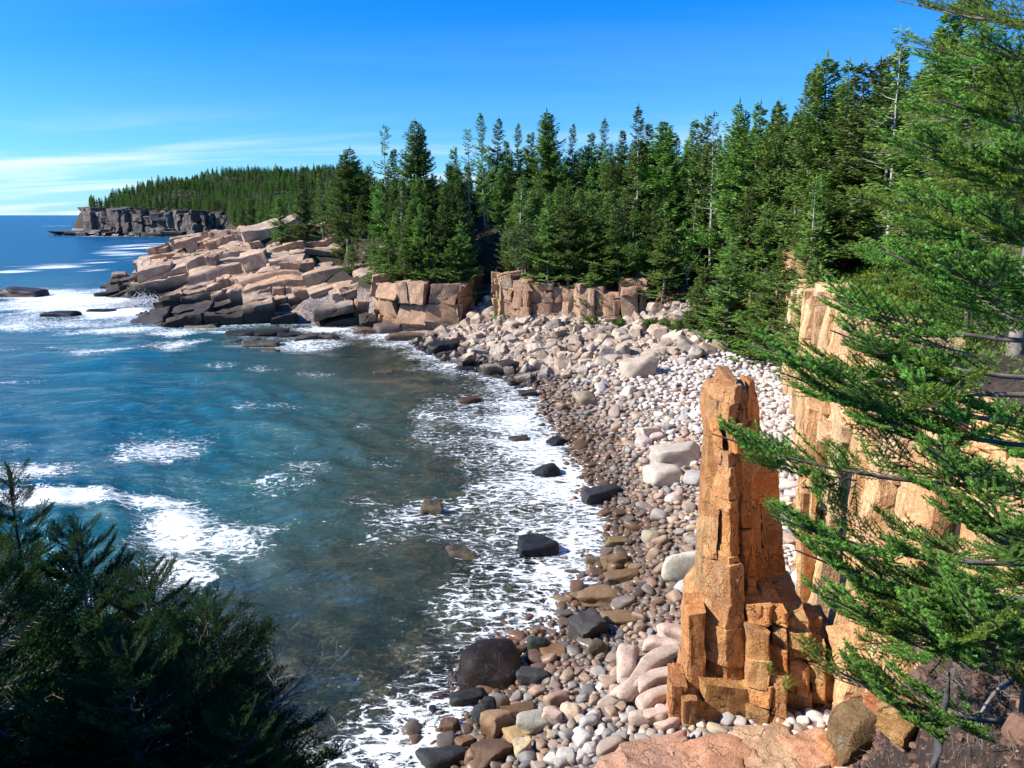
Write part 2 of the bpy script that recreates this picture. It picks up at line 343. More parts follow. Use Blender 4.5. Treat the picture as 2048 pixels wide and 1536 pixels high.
def plain_mat(name, c1, c2, scale=3, rough=.85, bump=.4, vary=True):
    m, t = mat(name); pos = geo_pos(t); n = t.noise(pos, scale, 6, .7).outputs[0]
    c = t.mix(t.rng(n, .35, .65), c1, c2)
    if vary: c = t.mix(1.0, c, t.mix(t.n('ShaderNodeObjectInfo').outputs['Random'], (.7, .7, .7), (1.25, 1.25, 1.25)), 'MULTIPLY')
    b = t.n('ShaderNodeBump', {'Height': n, 'Strength': bump, 'Distance': .05})
    p = t.n('ShaderNodeBsdfPrincipled', {'Base Color': c, 'Roughness': rough, 'Normal': b}); t.n('ShaderNodeOutputMaterial', {0: p}); return m
M_bark = plain_mat('spruce_bark', (.10, .08, .065), (.24, .20, .17))
M_paleb = plain_mat('pale_bark', (.30, .27, .24), (.50, .46, .42))
M_dead = plain_mat('dead_wood', (.11, .095, .085), (.30, .27, .24), 8)

# ------------------------------------------------------------------ sea
def build_sea():
    def axis(lo_d, hi_d, step, lo, hi, g):
        a = list(np.arange(lo_d, hi_d, step)); s = step
        while a[-1] < hi: s *= g; a.append(a[-1]+s)
        s = step; b = [a[0]]
        while b[-1] > lo: s *= g; b.append(b[-1]-s)
        return np.array(b[:0:-1]+a)
    xs = axis(-34, 14, .30, -45000, 3000, 1.045); ys = axis(17, 70, .30, -400, 50000, 1.035)
    X, Y = np.meshgrid(xs, ys); sxp = np.gradient(xs); syp = np.gradient(ys)
    SP = np.maximum(*np.meshgrid(sxp, syp))
    Z = np.zeros_like(X); rg = np.random.default_rng(5)
    mod = .75+.5*fbm(P3(X/22, Y/22), 2, 31)
    for k in range(46):
        lam = .9*(18/.9)**rg.random(); th = R(62)+rg.normal()*.55     # travelling towards the cove
        amp = .0105*lam**.78; ph = rg.uniform(0, 6.28); kx, ky = math.cos(th)*6.283/lam, math.sin(th)*6.283/lam
        fade = np.clip((lam/SP-3)/3, 0, 1)
        s = np.sin(kx*X+ky*Y+ph); Z += amp*fade*(s+.25*np.abs(s))*mod
    gz = ground(X, Y)
    ddeep = sd_poly(X, Y, BEACH)
    near = np.abs(X) < 1e9
    Z *= .45+.55*sstep(0, 3.0, -gz)
    # --- foam
    hd = sd_poly(X, Y, HL); fd = sd_poly(X, Y, FAR)
    n1 = fbm(P3(X/7, Y/7), 3, 41); n2 = fbm(P3(X/2.5, Y/2.5), 3, 47)
    beachd = -ddeep
    width = 3.6+4.6*sstep(24, 40, Y)*sstep(100, 60, Y)+3*sstep(50, 70, Y)
    sf = .70*np.exp(-(np.maximum(beachd, 0)/width)**1.6)+.26*np.exp(-(np.maximum(beachd, 0)/(width*2.0))**2)
    sf *= np.where(Y < 31, .80, 1.0)
    foam = sf + .30*n1 + .18*n2
    foam = np.where(beachd > 22, .16*n1+.08*n2, foam)
    gl = np.maximum(np.exp(-np.abs(np.minimum(hd, 0))/7.0)*.85*(hd < 3), np.exp(-np.abs(np.minimum(fd, 0))/14.0)*.8*(fd < 6))
    foam = np.maximum(foam, gl*.9+.25*n1)
    def blob(px, py, rx, ry, s, rot=0.0):
        nonlocal foam
        c = at_z(px, py); a = at_z(px+rx, py); b = at_z(px, py-ry); wx = max(.3, a[0]-c[0]); wy = max(.3, b[1]-c[1])
        dx, dy = X-c[0], Y-c[1]; dx2 = dx-dy*(px-1024)/F
        dx2, dy = dx2*math.cos(rot)+dy*math.sin(rot), -dx2*math.sin(rot)+dy*math.cos(rot)
        dy = dy + wy*1.6*fbm(P3(X/(wx*.7), Y/(wx*.7)), 3, 91)*(py < 600); dx2 = dx2 + wx*.3*n1*(py >= 600)
        e = np.exp(-((dx2/wx)**2+(dy/wy)**2)**1.0)
        foam = np.maximum(foam, e*(s*1.12+.1 if s > .95 or px < 600 else s*.92)+(.38*n1+.20*n2)*np.clip(e*2.5, 0, 1))
    B = [(130, 1000, 130, 22, 1.15), (330, 1062, 105, 58, 1.35), (290, 1010, 110, 22, 1.05), (450, 1085, 95, 46, 1.08), (370, 1150, 90, 40, 1.05), (525, 1065, 60, 28, .80),
         (780, 930, 110, 22, .58), (700, 950, 150, 50, .36), (640, 880, 120, 30, .34), (700, 855, 60, 14, .8), (560, 820, 90, 16, .5), (850, 835, 70, 16, .72), (620, 752, 90, 8, .75), (480, 742, 90, 12, .42),
         (860, 1020, 60, 36, .66), (930, 1110, 75, 45, .66), (1000, 980, 90, 90, .62), (1060, 1130, 120, 80, .78), (1000, 1200, 110, 50, .62), (1090, 880, 60, 80, .85), (990, 810, 90, 40, .8), (900, 860, 60, 30, .5), (960, 760, 100, 25, .85),
         (120, 600, 150, 22, 1.25), (250, 598, 70, 16, 1.6), (60, 640, 120, 20, .8), (220, 625, 110, 18, 1.0), (150, 650, 160, 16, .62), (280, 660, 160, 8, .85), (350, 668, 70, 6, .9), (560, 690, 150, 14, .95), (800, 690, 80, 10, .95), (470, 668, 60, 5, 1), (640, 660, 110, 6, 1.0), (760, 720, 90, 10, .7), (880, 740, 60, 10, .7),
         (90, 532, 100, 3, 1.1, .05), (30, 541, 60, 2.5, 1.0), (210, 522, 45, 3, 1.0), (250, 505, 60, 3, 1.1), (270, 493, 75, 2.5, 1.0), (190, 486, 40, 1.6, 1.0), (300, 480, 60, 2, .9), (180, 538, 50, 3, .9), (290, 520, 40, 3, .9), (130, 565, 40, 4, .8), (280, 508, 60, 2, .9), (320, 487, 30, 2, 1),
         (240, 470, 80, 1.4, 1.2), (330, 472, 45, 1.6, 1.2), (120, 463, 40, 1.0, .9), (150, 455, 30, .8, .8), (110, 452, 60, .5, .7), (20, 900, 60, 30, .7), (60, 940, 100, 25, .8), (560, 940, 200, 60, .42), (380, 900, 160, 40, .30), (300, 760, 160, 16, .34), (700, 1010, 120, 60, .4), (420, 690, 180, 10, .5), (200, 700, 160, 12, .42), (60, 760, 120, 16, .4), (980, 1300, 60, 50, .7), (560, 930, 140, 60, .30), (330, 700, 100, 8, .35), (1050, 1250, 70, 40, .6), (900, 1250, 90, 50, .42), (640, 1200, 160, 60, .22), (850, 1380, 80, 60, .5), (760, 1480, 100, 60, .45)]
    for b in B: blob(*b)
    V = np.stack([X, Y, Z], -1).reshape(-1, 3)
    ny_, nx_ = X.shape; i = np.arange(ny_*nx_).reshape(ny_, nx_)
    Q = np.stack([i[:-1, :-1], i[:-1, 1:], i[1:, 1:], i[1:, :-1]], -1).reshape(-1, 4)
    # drop quads lying deep under land
    keep = gz < 1.2; kq = keep[:-1, :-1] | keep[1:, 1:] | keep[:-1, 1:] | keep[1:, :-1]; Q = Q[kq.ravel()]
    me = mesh_from('sea', V, Q, attrs={'foam': foam, 'depth': -gz})
    m, t = mat('sea_water'); pos = geo_pos(t)
    A = lambda k: t.n('ShaderNodeAttribute', attribute_name=k).outputs['Fac']
    fo, dp = A('foam'), A('depth')
    px_, py_, pz_ = t.sep(pos); flat = t.comb(px_, py_, 0.0)
    st = t.n('ShaderNodeMapping', {'Vector': flat, 'Rotation': (0, 0, R(-28)), 'Scale': (1.0, 1.9, 1)}).outputs[0]
    wv = t.vm('ADD', st, t.vm('MULTIPLY', t.noise(st, .6, 5, .65).outputs[1], (2.6, 2.6, 0)))
    web = t.n('ShaderNodeTexVoronoi', {'Vector': wv, 'Scale': 1.25}, feature='SMOOTH_F1', distance='EUCLIDEAN').outputs[0]
    ve = t.n('ShaderNodeTexVoronoi', {'Vector': wv, 'Scale': .95}, feature='DISTANCE_TO_EDGE').outputs[0]
    ve2 = t.n('ShaderNodeTexVoronoi', {'Vector': t.vm('ADD', wv, (3, 7, 0)), 'Scale': 2.5}, feature='DISTANCE_TO_EDGE').outputs[0]
    nz1 = t.noise(wv, 2.2, 6, .68).outputs[0]; nz2 = t.noise(st, .32, 4, .6).outputs[0]
    rid = t.m('SUBTRACT', 1.0, t.m('MULTIPLY', t.m('ABSOLUTE', t.m('SUBTRACT', t.noise(wv, 1.1, 5, .6).outputs[0], .5)), 6.0), clamp=True)
    lines = t.m('MAXIMUM', t.m('MAXIMUM', t.rng(ve, 0, .20, 1, 0, False), t.m('MULTIPLY', t.rng(ve2, 0, .25, 1, 0, False), .75)), t.m('MULTIPLY', rid, .85))
    nn = t.m('MULTIPLY', t.m('SUBTRACT', nz1, .5), .75); n2_ = t.m('MULTIPLY', t.m('SUBTRACT', nz2, .5), .30)
    fo2 = t.m('ADD', fo, n2_)
    w1 = t.m('ADD', t.m('MULTIPLY', t.m('SUBTRACT', fo2, .60), .20), t.m('MULTIPLY', nn, .62))
    l1 = t.rng(t.m('SUBTRACT', ve, w1), .0, .05, 1, 0, False)
    w2 = t.m('ADD', t.m('MULTIPLY', t.m('SUBTRACT', fo2, .92), .24), t.m('MULTIPLY', nn, .62))
    l2 = t.rng(t.m('SUBTRACT', ve2, w2), .0, .07, 1, 0, False)
    l3 = t.rng(t.m('ADD', rid, t.m('MULTIPLY', t.m('SUBTRACT', fo2, 1.0), 1.2)), .80, 1.0)
    gate = t.rng(t.m('ADD', fo2, t.m('MULTIPLY', nn, .8)), .34, .58)
    solid = t.rng(t.m('ADD', fo2, t.m('MULTIPLY', nn, 2.2)), 1.34, 1.50)
    ff = t.m('MAXIMUM', t.m('MULTIPLY', t.m('MAXIMUM', t.m('MAXIMUM', l1, l2), t.m('MULTIPLY', l3, .8)), gate), solid)
    fl = t.noise(t.n('ShaderNodeMapping', {'Vector': wv, 'Rotation': (0, 0, R(10)), 'Scale': (1, 1.7, 1)}).outputs[0], 2.6, 3, .6).outputs[0]
    ff = t.m('MAXIMUM', ff, t.rng(t.m('ADD', fl, t.m('MULTIPLY', t.m('MINIMUM', fo, .8), .14)), .725, .75))
    cr = t.noise(t.n('ShaderNodeMapping', {'Vector': flat, 'Rotation': (0, 0, R(-28)), 'Scale': (.5, 1.6, 1)}).outputs[0], .9, 6, .7).outputs[0]
    ff = t.m('MAXIMUM', ff, t.rng(cr, .745, .80, 0, .8))
    b1 = t.noise(t.n('ShaderNodeMapping', {'Vector': flat, 'Rotation': (0, 0, R(-28)), 'Scale': (1, 2.2, 1)}).outputs[0], 1.15, 7, .62).outputs[0]
    b2 = t.noise(t.n('ShaderNodeMapping', {'Vector': flat, 'Rotation': (0, 0, R(-24)), 'Scale': (.08, .22, 1)}).outputs[0], 1.4, 5, .6).outputs[0]
    hh = t.m('ADD', t.m('ADD', t.m('MULTIPLY', b1, .42), t.m('MULTIPLY', b2, 2.4)), t.m('MULTIPLY', ff, .05))
    bmp = t.n('ShaderNodeBump', {'Height': hh, 'Strength': 1.0, 'Distance': .55})
    big = t.noise(flat, .03, 3, .5).outputs[0]
    deep = t.mix(t.rng(big, .35, .65), (.002, .052, .090), (.003, .078, .108))
    mid = t.mix(t.rng(dp, 1.5, 5.5), (.062, .092, .055), (.010, .088, .090))
    deep = t.mix(t.rng(dp, 3.5, 7.5), mid, deep); deep = t.mix(t.rng(dp, 9, 18), deep, (.002, .065, .135))
    op = t.n('ShaderNodeBsdfPrincipled', {'Base Color': deep, 'Roughness': t.rng(dp, 5, 14, .08, .28), 'IOR': 1.33, 'Specular IOR Level': t.rng(dp, 5, 14, .75, .3), 'Normal': bmp})
    fr = t.n('ShaderNodeFresnel', {'IOR': 1.33, 'Normal': bmp})
    gl_ = t.n('ShaderNodeBsdfGlossy', {'Color': (1, 1, 1, 1), 'Roughness': .08, 'Normal': bmp})
    tr_ = t.n('ShaderNodeBsdfTransparent', {'Color': (.78, .86, .70, 1)})
    sh = t.n('ShaderNodeMixShader', {0: fr.outputs[0], 1: tr_.outputs[0], 2: gl_.outputs[0]})
    al = t.rng(dp, .0, 4.2, .05, 1.0)
    wsh = t.n('ShaderNodeMixShader', {0: al, 1: sh.outputs[0], 2: op.outputs[0]})
    fb = t.n('ShaderNodeBump', {'Height': t.m('ADD', nz1, b1), 'Strength': .35, 'Distance': .15})
    fs = t.n('ShaderNodeBsdfDiffuse', {'Color': (.70, .74, .75, 1), 'Normal': fb})
    out = t.n('ShaderNodeMixShader', {0: ff, 1: wsh.outputs[0], 2: fs.outputs[0]})
    t.n('ShaderNodeOutputMaterial', {0: out.outputs[0]})
    link('sea', me, m, kind='structure')
build_sea()

# ------------------------------------------------------------------ ground sheet (sea bed, beach, woodland floor, hills)
def build_ground():
    def axis(parts):
        a = []
        for lo, hi, st in parts: a += list(np.arange(lo, hi, st))
        return np.array(sorted(set(np.round(a, 4))))
    xs = axis([(-900, -480, 60), (-480, -110, 9), (-110, -50, 1.6), (-50, -12, .9), (-12, 2.5, .42), (2.5, 12, .16), (12, 34, .42), (34, 70, 1.3), (70, 160, 5), (160, 700, 40)])
    ys = axis([(-200, -20, 30), (-20, 0, 2), (0, 4, .42), (4, 17, .16), (17, 32, .42), (32, 100, .8), (100, 230, 1.3), (230, 620, 12), (620, 760, 5), (760, 1500, 18)])
    X, Y = np.meshgrid(xs, ys); Z = ground(X, Y)
    V = np.stack([X, Y, Z], -1).reshape(-1, 3); ny_, nx_ = X.shape; i = np.arange(ny_*nx_).reshape(ny_, nx_)
    Q = np.stack([i[:-1, :-1], i[:-1, 1:], i[1:, 1:], i[1:, :-1]], -1).reshape(-1, 4)
    link('ground', mesh_from('ground', V, Q), M_ground, kind='structure')
build_ground()
print('sea+ground', round(time.time()-T0, 1))

# ------------------------------------------------------------------ jointed rock
def prism(foot0, foot1, z0, z1, seg, rows, amp, seed, frame=None, chamfer=.06, rings=(.72, .38), slope0=(0, 0), slope1=(0, 0), fs=1.0, bottom=True, crag=None):
    """A rock block: convex footprints (k,2) at bottom and top, seg points per side; z0/z1 may slope.  Returns V, quads, tris"""
    k = len(foot0); ts = np.linspace(0, 1, seg, endpoint=False)
    def per(fp):
        out = []
        for a in range(k):
            p, q = fp[a], fp[(a+1) % k]; out.append(p+(q-p)*ts[:, None])
        return np.concatenate(out)
    f0, f1 = np.asarray(foot0, float), np.asarray(foot1, float); c0, c1 = f0.mean(0), f1.mean(0)
    size = np.linalg.norm(f1-c1, axis=1).mean(); ch = min(.35, chamfer/max(size, .05))
    A, B = per(f0), per(f1); M = len(A)
    corner = np.zeros(M); corner[::seg] = 1
    A = A + (c0-A)*(corner*ch*.8)[:, None]; B = B + (c1-B)*(corner*ch*.8)[:, None]
    hz = np.linspace(0, 1, rows); H = z1-z0; e = min(.25, chamfer/max(H, .05)); hz = e*.6+hz*(1-1.2*e)
    L = []; 
    def ring(P, z, sl, c): return np.column_stack([P, z+(P-c)@np.array(sl)])
    L.append(ring(A+(c0-A)*ch, z0, slope0, c0))
    for h in hz:
        P = A+(B-A)*h; za = z0+(P-c0)@np.array(slope0); zb = z1+(P-c1)@np.array(slope1); L.append(np.column_stack([P, za+(zb-za)*h]))
    L.append(ring(B+(c1-B)*ch, z1, slope1, c1))
    for s in rings: L.append(ring(c1+(B-c1)*s, z1, slope1, c1))
    V = np.concatenate(L+[np.array([[c1[0], c1[1], z1]])]); nr = len(L)
    idx = np.arange(nr*M).reshape(nr, M); nx = np.roll(idx, -1, 1)
    Q = np.stack([idx[:-1], nx[:-1], nx[1:], idx[1:]], -1).reshape(-1, 4)
    top = np.stack([idx[-1], nx[-1], np.full(M, nr*M)], -1)
    ctr = V.mean(0)
    n = vec3noise(V*(.9/fs)+seed*3.17, 2, seed % 97)*.55 + vec3noise(V*(2.7/fs)+seed, 2, 5)*.30
    V = V + n*amp
    if crag:
        cf = crag[0]; q = V*cf+.6*vec3noise(V*1.1, 1, 13); ci = np.floor(q); V = V + np.stack([_h(ci[:, 0].astype(np.int64), ci[:, 1].astype(np.int64), ci[:, 2].astype(np.int64), seed+a) for a in range(3)], -1)*crag[1]
    if frame is not None: V = V@frame.T
    return V, Q, top
def add_block(parent, name, m, parts, colr, sharp=34):
    V, Q, Tt = parts; o0 = V.mean(0)
    me = mesh_from(name, V-o0, [Q, Tt], sharp=sharp)
    o = link(name, me, m, parent); o.location = o0 - (np.array(parent.location) if parent else 0); o.color = (*colr, 1); return o
def merge(parts_list, cols=None):
    Vs, Qs, Ts, Cs = [], [], [], []; off = 0
    for i, (V, Q, Tt) in enumerate(parts_list):
        Vs.append(V); Qs.append(Q+off); Ts.append(Tt+off); off += len(V)
        if cols is not None: Cs.append(np.broadcast_to(cols[i], (len(V), 3)))
    return np.concatenate(Vs), np.concatenate(Qs), np.concatenate(Ts), (np.concatenate(Cs) if cols is not None else None)
def tone(rg, s=.14, warm=.05):
    v = 1+rg.normal()*s; wv = rg.normal()*warm; return (max(.4, v*(1+wv)), max(.4, v), max(.4, v*(1-wv)))

def bsp(lo, hi, mn, mx, rg, out):
    d = hi-lo; can = [a for a in range(3) if d[a] > mx[a] or (d[a] > 2*mn[a] and rg.random() < .55)]
    if not can: out.append((lo, hi)); return
    a = max(can, key=lambda q: d[q]/mx[q]*rg.uniform(.7, 1.3)); t = rg.uniform(.34, .66); c = lo[a]+d[a]*t
    h2 = hi.copy(); h2[a] = c; l2 = lo.copy(); l2[a] = c; bsp(lo, h2, mn, mx, rg, out); bsp(l2, hi, mn, mx, rg, out)

def headland():
    rg = np.random.default_rng(11)
    Fm = np.array((Euler((R(4), R(-11), R(14)))).to_matrix())         # joint frame, beds rising to the right
    inv = Fm.T
    xs = [p[0] for p in HL]; ys = [p[1] for p in HL]
    cs = np.array([[x, y, z] for x in (min(xs)-4, max(xs)+4) for y in (min(ys)-4, 205) for z in (-3, 19)])@inv.T
    cells = []
    lo, hi = cs.min(0), cs.max(0)
    gx = np.arange(lo[0], hi[0], 12); gy = np.arange(lo[1], hi[1], 12); gz = np.arange(lo[2], hi[2], 7)
    for x in gx:
        for y in gy:
            c = Fm@np.array([x+6, y+6, 0]); 
            if not (min(xs)-10 < c[0] < max(xs)+10 and min(ys)-12 < c[1] < 212): continue
            ox, oy, oz = rg.uniform(-2, 2, 3)
            for z in gz: bsp(np.array([x, y, z]), np.array([x+12, y+12, z+7.]), np.array([2.2, 2.4, 1.1]), np.array([12.0, 8.0, 3.2]), rg, cells)
    keep = []
    for lo_, hi_ in cells:
        c = Fm@((lo_+hi_)/2); hx = (hi_-lo_)/2
        if c[1] > 206: continue
        keep.append((lo_, hi_, c, hx))
    C = np.array([k[2] for k in keep]); HX = np.array([k[3] for k in keep])
    E, D = headland_h(C[:, 0], C[:, 1]); E = E + .9*fbm(P3(C[:, 0]/5, C[:, 1]/5), 2, 77)
    ins = (C[:, 2] < E-.15*HX[:, 2]) & (D > -.6) & (C[:, 2] > -2.5)
    # expose test
    vis = (C[:, 2] > E-3.6)
    for dx, dy in ((0, -4.5), (-4.5, 0), (-3.5, -3.5), (4, -2)):
        e2, _ = headland_h(C[:, 0]+dx, C[:, 1]+dy); vis |= (C[:, 2] > e2-.6)
    sel = [keep[i] for i in np.nonzero(ins & vis)[0] if not (C[i, 0] > -33 and C[i, 1] > 140)]
    # largest in the picture first
    def appear(k): 
        px, py, zc = project(*k[2]); return -(k[3][0]*k[3][2])/zc**2 - (.0003 if k[2][2] > 1 else 0)
    sel.sort(key=appear)
    root = empty('headland', (-60, 150, 0), kind='structure')
    rest, rc = [], []
    for i, (lo_, hi_, c, hx) in enumerate(sel):
        lo2, hi2 = lo_-.06, hi_+.02
        j = lambda s: rg.normal(size=2)*s
        sz = hx*2
        q = np.array([[lo2[0], lo2[1]], [hi2[0], lo2[1]], [hi2[0], hi2[1]], [lo2[0], hi2[1]]])
        f0 = q+rg.normal(size=(4, 2))*.03*sz[:2]; f1 = q+rg.normal(size=(4, 2))*.035*sz[:2]
        P = prism(f0, f1, lo2[2]-.3, hi2[2]+rg.normal()*.10, 6, 5, .24, 100+i, None, .10, slope1=tuple(rg.normal(size=2)*.05), crag=(.8, .13))
        V = P[0]; wrp = vec3noise((V@Fm.T)/9, 2, 3)*1.3; V = V@Fm.T+wrp
        P = (V, P[1], P[2]); cl = tone(rg, .10, .05)
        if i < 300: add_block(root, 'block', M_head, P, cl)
        else: rest.append(P); rc.append(cl)
    if rest:
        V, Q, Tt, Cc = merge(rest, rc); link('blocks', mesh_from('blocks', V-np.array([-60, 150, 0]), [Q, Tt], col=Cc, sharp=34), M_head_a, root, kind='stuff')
    print('headland blocks', len(sel))
headland()

def cliff(name, pts, zb, zt, m, rg, wr=(1.5, 3.5), hr=(1.2, 3.0), depth=3.0, jut=.5, lean=0.0, amp=.12, rootkw=None, seg=5, rows=5, tilt=.08, ztj=.6, chamfer=.1, sub=.25, colf=None, crag=(.9, .10)):
    """columns of blocks along a polyline (pts in order so that the rock's outside is on the left-hand side seen along it)"""
    root = empty(name, (pts[0][0], pts[0][1], 0), **(rootkw or {'kind': 'structure'}))
    pts = [np.array(p, float) for p in pts]; nb = 0; seed = rg.integers(1000)
    seglen = [np.linalg.norm(pts[i+1]-pts[i]) for i in range(len(pts)-1)]; cum = np.concatenate([[0], np.cumsum(seglen)]); total = cum[-1]
    def P(s):
        i = min(max(np.searchsorted(cum, s, 'right')-1, 0), len(pts)-2); t = (s-cum[i])/seglen[i]; return pts[i]+(pts[i+1]-pts[i])*t
    def N(s):
        a, b = P(max(0, s-.8)), P(min(total, s+.8)); d = (b-a)/np.linalg.norm(b-a); return np.array([-d[1], d[0]])
    s = 0
    while s < total-.2:
        wdt = rg.uniform(*wr); s2 = min(total, s+wdt)
        if total-s2 < wr[0]*.5: s2 = total
        mid = (s+s2)/2; coff = rg.normal()*jut
        z = zb(mid/total) if callable(zb) else zb; top = (zt(mid/total) if callable(zt) else zt)+rg.normal()*ztj
        skew = rg.normal()*.04
        while z < top-.35:
            h = rg.uniform(*hr); z2 = z+h
            if top-z2 < hr[0]*.6: z2 = top
            parts = [(s, s2)]
            if rg.random() < sub and s2-s > 1.6: c = rg.uniform(.35, .65); parts = [(s, s+(s2-s)*c), (s+(s2-s)*c, s2)]
            for a, b in parts:
                off = coff+rg.normal()*jut*.45; lz = lean*(z-(zb(0) if callable(zb) else zb))
                pa, pb, na, nbn = P(a), P(b), N(a), N(b)
                g = .015
                def foot(o): return np.array([pb-nbn*depth, pb+nbn*(o)+(pa-pb)*g, pa+na*(o)+(pb-pa)*g, pa-na*depth])
                f0 = foot(off-lz); f1 = foot(off-lz-lean*(z2-z)+rg.normal()*.05)
                f0[1:3] += rg.normal(size=(2, 2))*.10*(b-a); f1[1:3] += rg.normal(size=(2, 2))*.10*(b-a)
                if (f0[1]-f0[0])@(nbn) < .5: f0[1:3] += nbn*.5; f1[1:3] += nbn*.5
                K = prism(f0, f1, z-.12, z2, seg, rows, amp, int(seed)+nb*7, None, chamfer, slope1=tuple(rg.normal(size=2)*tilt), slope0=(0, 0), crag=crag)
                tt = (.5+.5*rg.random())
                add_block(root, 'block', m, K, tone(rg, .10, .05) if colf is None else colf(rg, (z+z2)/2)); nb += 1
            z = z2
        s = s2
    print(name, nb); return root

rg = np.random.default_rng(21)
# square-headed cliff in the middle distance: top slightly overhangs at its seaward corner
cliff('square_cliff', [(-5.2, 133), (-6.4, 117), (-7.6, 113.2), (-14, 114.2), (-20.2, 117.2), (-22.3, 121), (-24, 130)], -1, lambda t: 8.1+.3*math.sin(9*t), M_cliff, rg, (3.0, 6.0), (2.2, 4.2), 4.0, .14, -.02, .22, seg=6, rows=6, ztj=.3, sub=.15)
cliff('wooded_cliff', [(25, 113), (20.5, 108), (18.2, 101.2), (13, 101.8), (9.4, 102.8), (8.6, 105.6), (5, 105.6), (1.5, 107), (-1.4, 108.4), (-2.4, 116), (-3, 133)],
      lambda t: 1.4, lambda t: 8.7+.5*math.sin(13*t), M_cliff, rg, (1.2, 2.8), (1.2, 3.4), 4.0, .38, .03, .16, seg=5, rows=5, ztj=.35)
cliff('rock_rib', [(32.5, 86), (29.5, 85), (26.9, 84.5), (27, 88)], 3.4, lambda t: 9.5-3*abs(t-.5), M_wall, rg, (.9, 1.6), (1.0, 2.2), 2.5, .3, .05, .12, seg=4, rows=4)
cliff('tall_rib', [(33, 74), (28.6, 72.8), (27.0, 74.2), (27.6, 80), (30.5, 86)], 3.0, lambda t: 12.4+.8*math.sin(9*t), M_wall, rg, (1.1, 2.2), (1.2, 3.0), 3.0, .40, .07, .12, seg=5, rows=5)
cliff('rock_wall', [(12.5, 3)]+WALL, 2.0, lambda t: 14.9-3.6*t, M_wall, rg, (1.0, 3.0), (2.4, 6.5), 3.0, .34, .06, .06, seg=9, rows=14, tilt=.12, ztj=.5, chamfer=.05, sub=.3, crag=(1.1, .08))
# pinnacle of stacked blocks standing at the back of the beach
cliff('rock_pinnacle', [(25.8, 92), (24.9, 90.6), (23.6, 90.4)], 4.0, lambda t: 10.4-1.8*(t > .5), M_cliff, rg, (.9, 1.5), (.7, 1.5), 1.4, .15, .05, .08, seg=4, rows=4,
      rootkw=dict(label='narrow pinnacle of stacked grey-brown blocks at the back of the beach', category='rock pinnacle'))
# far headland
cliff('far_cliff', [(-200, 590), (-224, 630), (-262, 638), (-290, 662), (-330, 670), (-372, 688), (-392, 700), (-404, 722), (-412, 760)], -3, lambda t: 20-1.5*math.sin(7*t)-(5 if t > .9 else 0), M_far, rg, (5, 13), (7, 18), 22, 2.2, .04, 1.0, seg=4, rows=7, crag=(.25, .7), ztj=1.0, chamfer=.6, sub=.2)
cliff('far_reef', [(-196, 560), (-215, 592), (-250, 612), (-275, 640), (-320, 656), (-380, 678), (-424, 694), (-428, 710)], -3, lambda t: 3.5+2.0*math.sin(17*t), M_far, rg, (7, 18), (3, 5), 12, 2.6, .25, .6, seg=3, rows=3, ztj=1.2, chamfer=.6)
cliff('upper_far_cliff', [(-380, 700), (-402, 715), (-410, 735), (-424, 800)], 14, lambda t: 25, M_far, rg, (8, 14), (4, 7), 14, 1.5, .05, .7, seg=4, rows=4, crag=(.3, .5), ztj=.8, chamfer=.5)

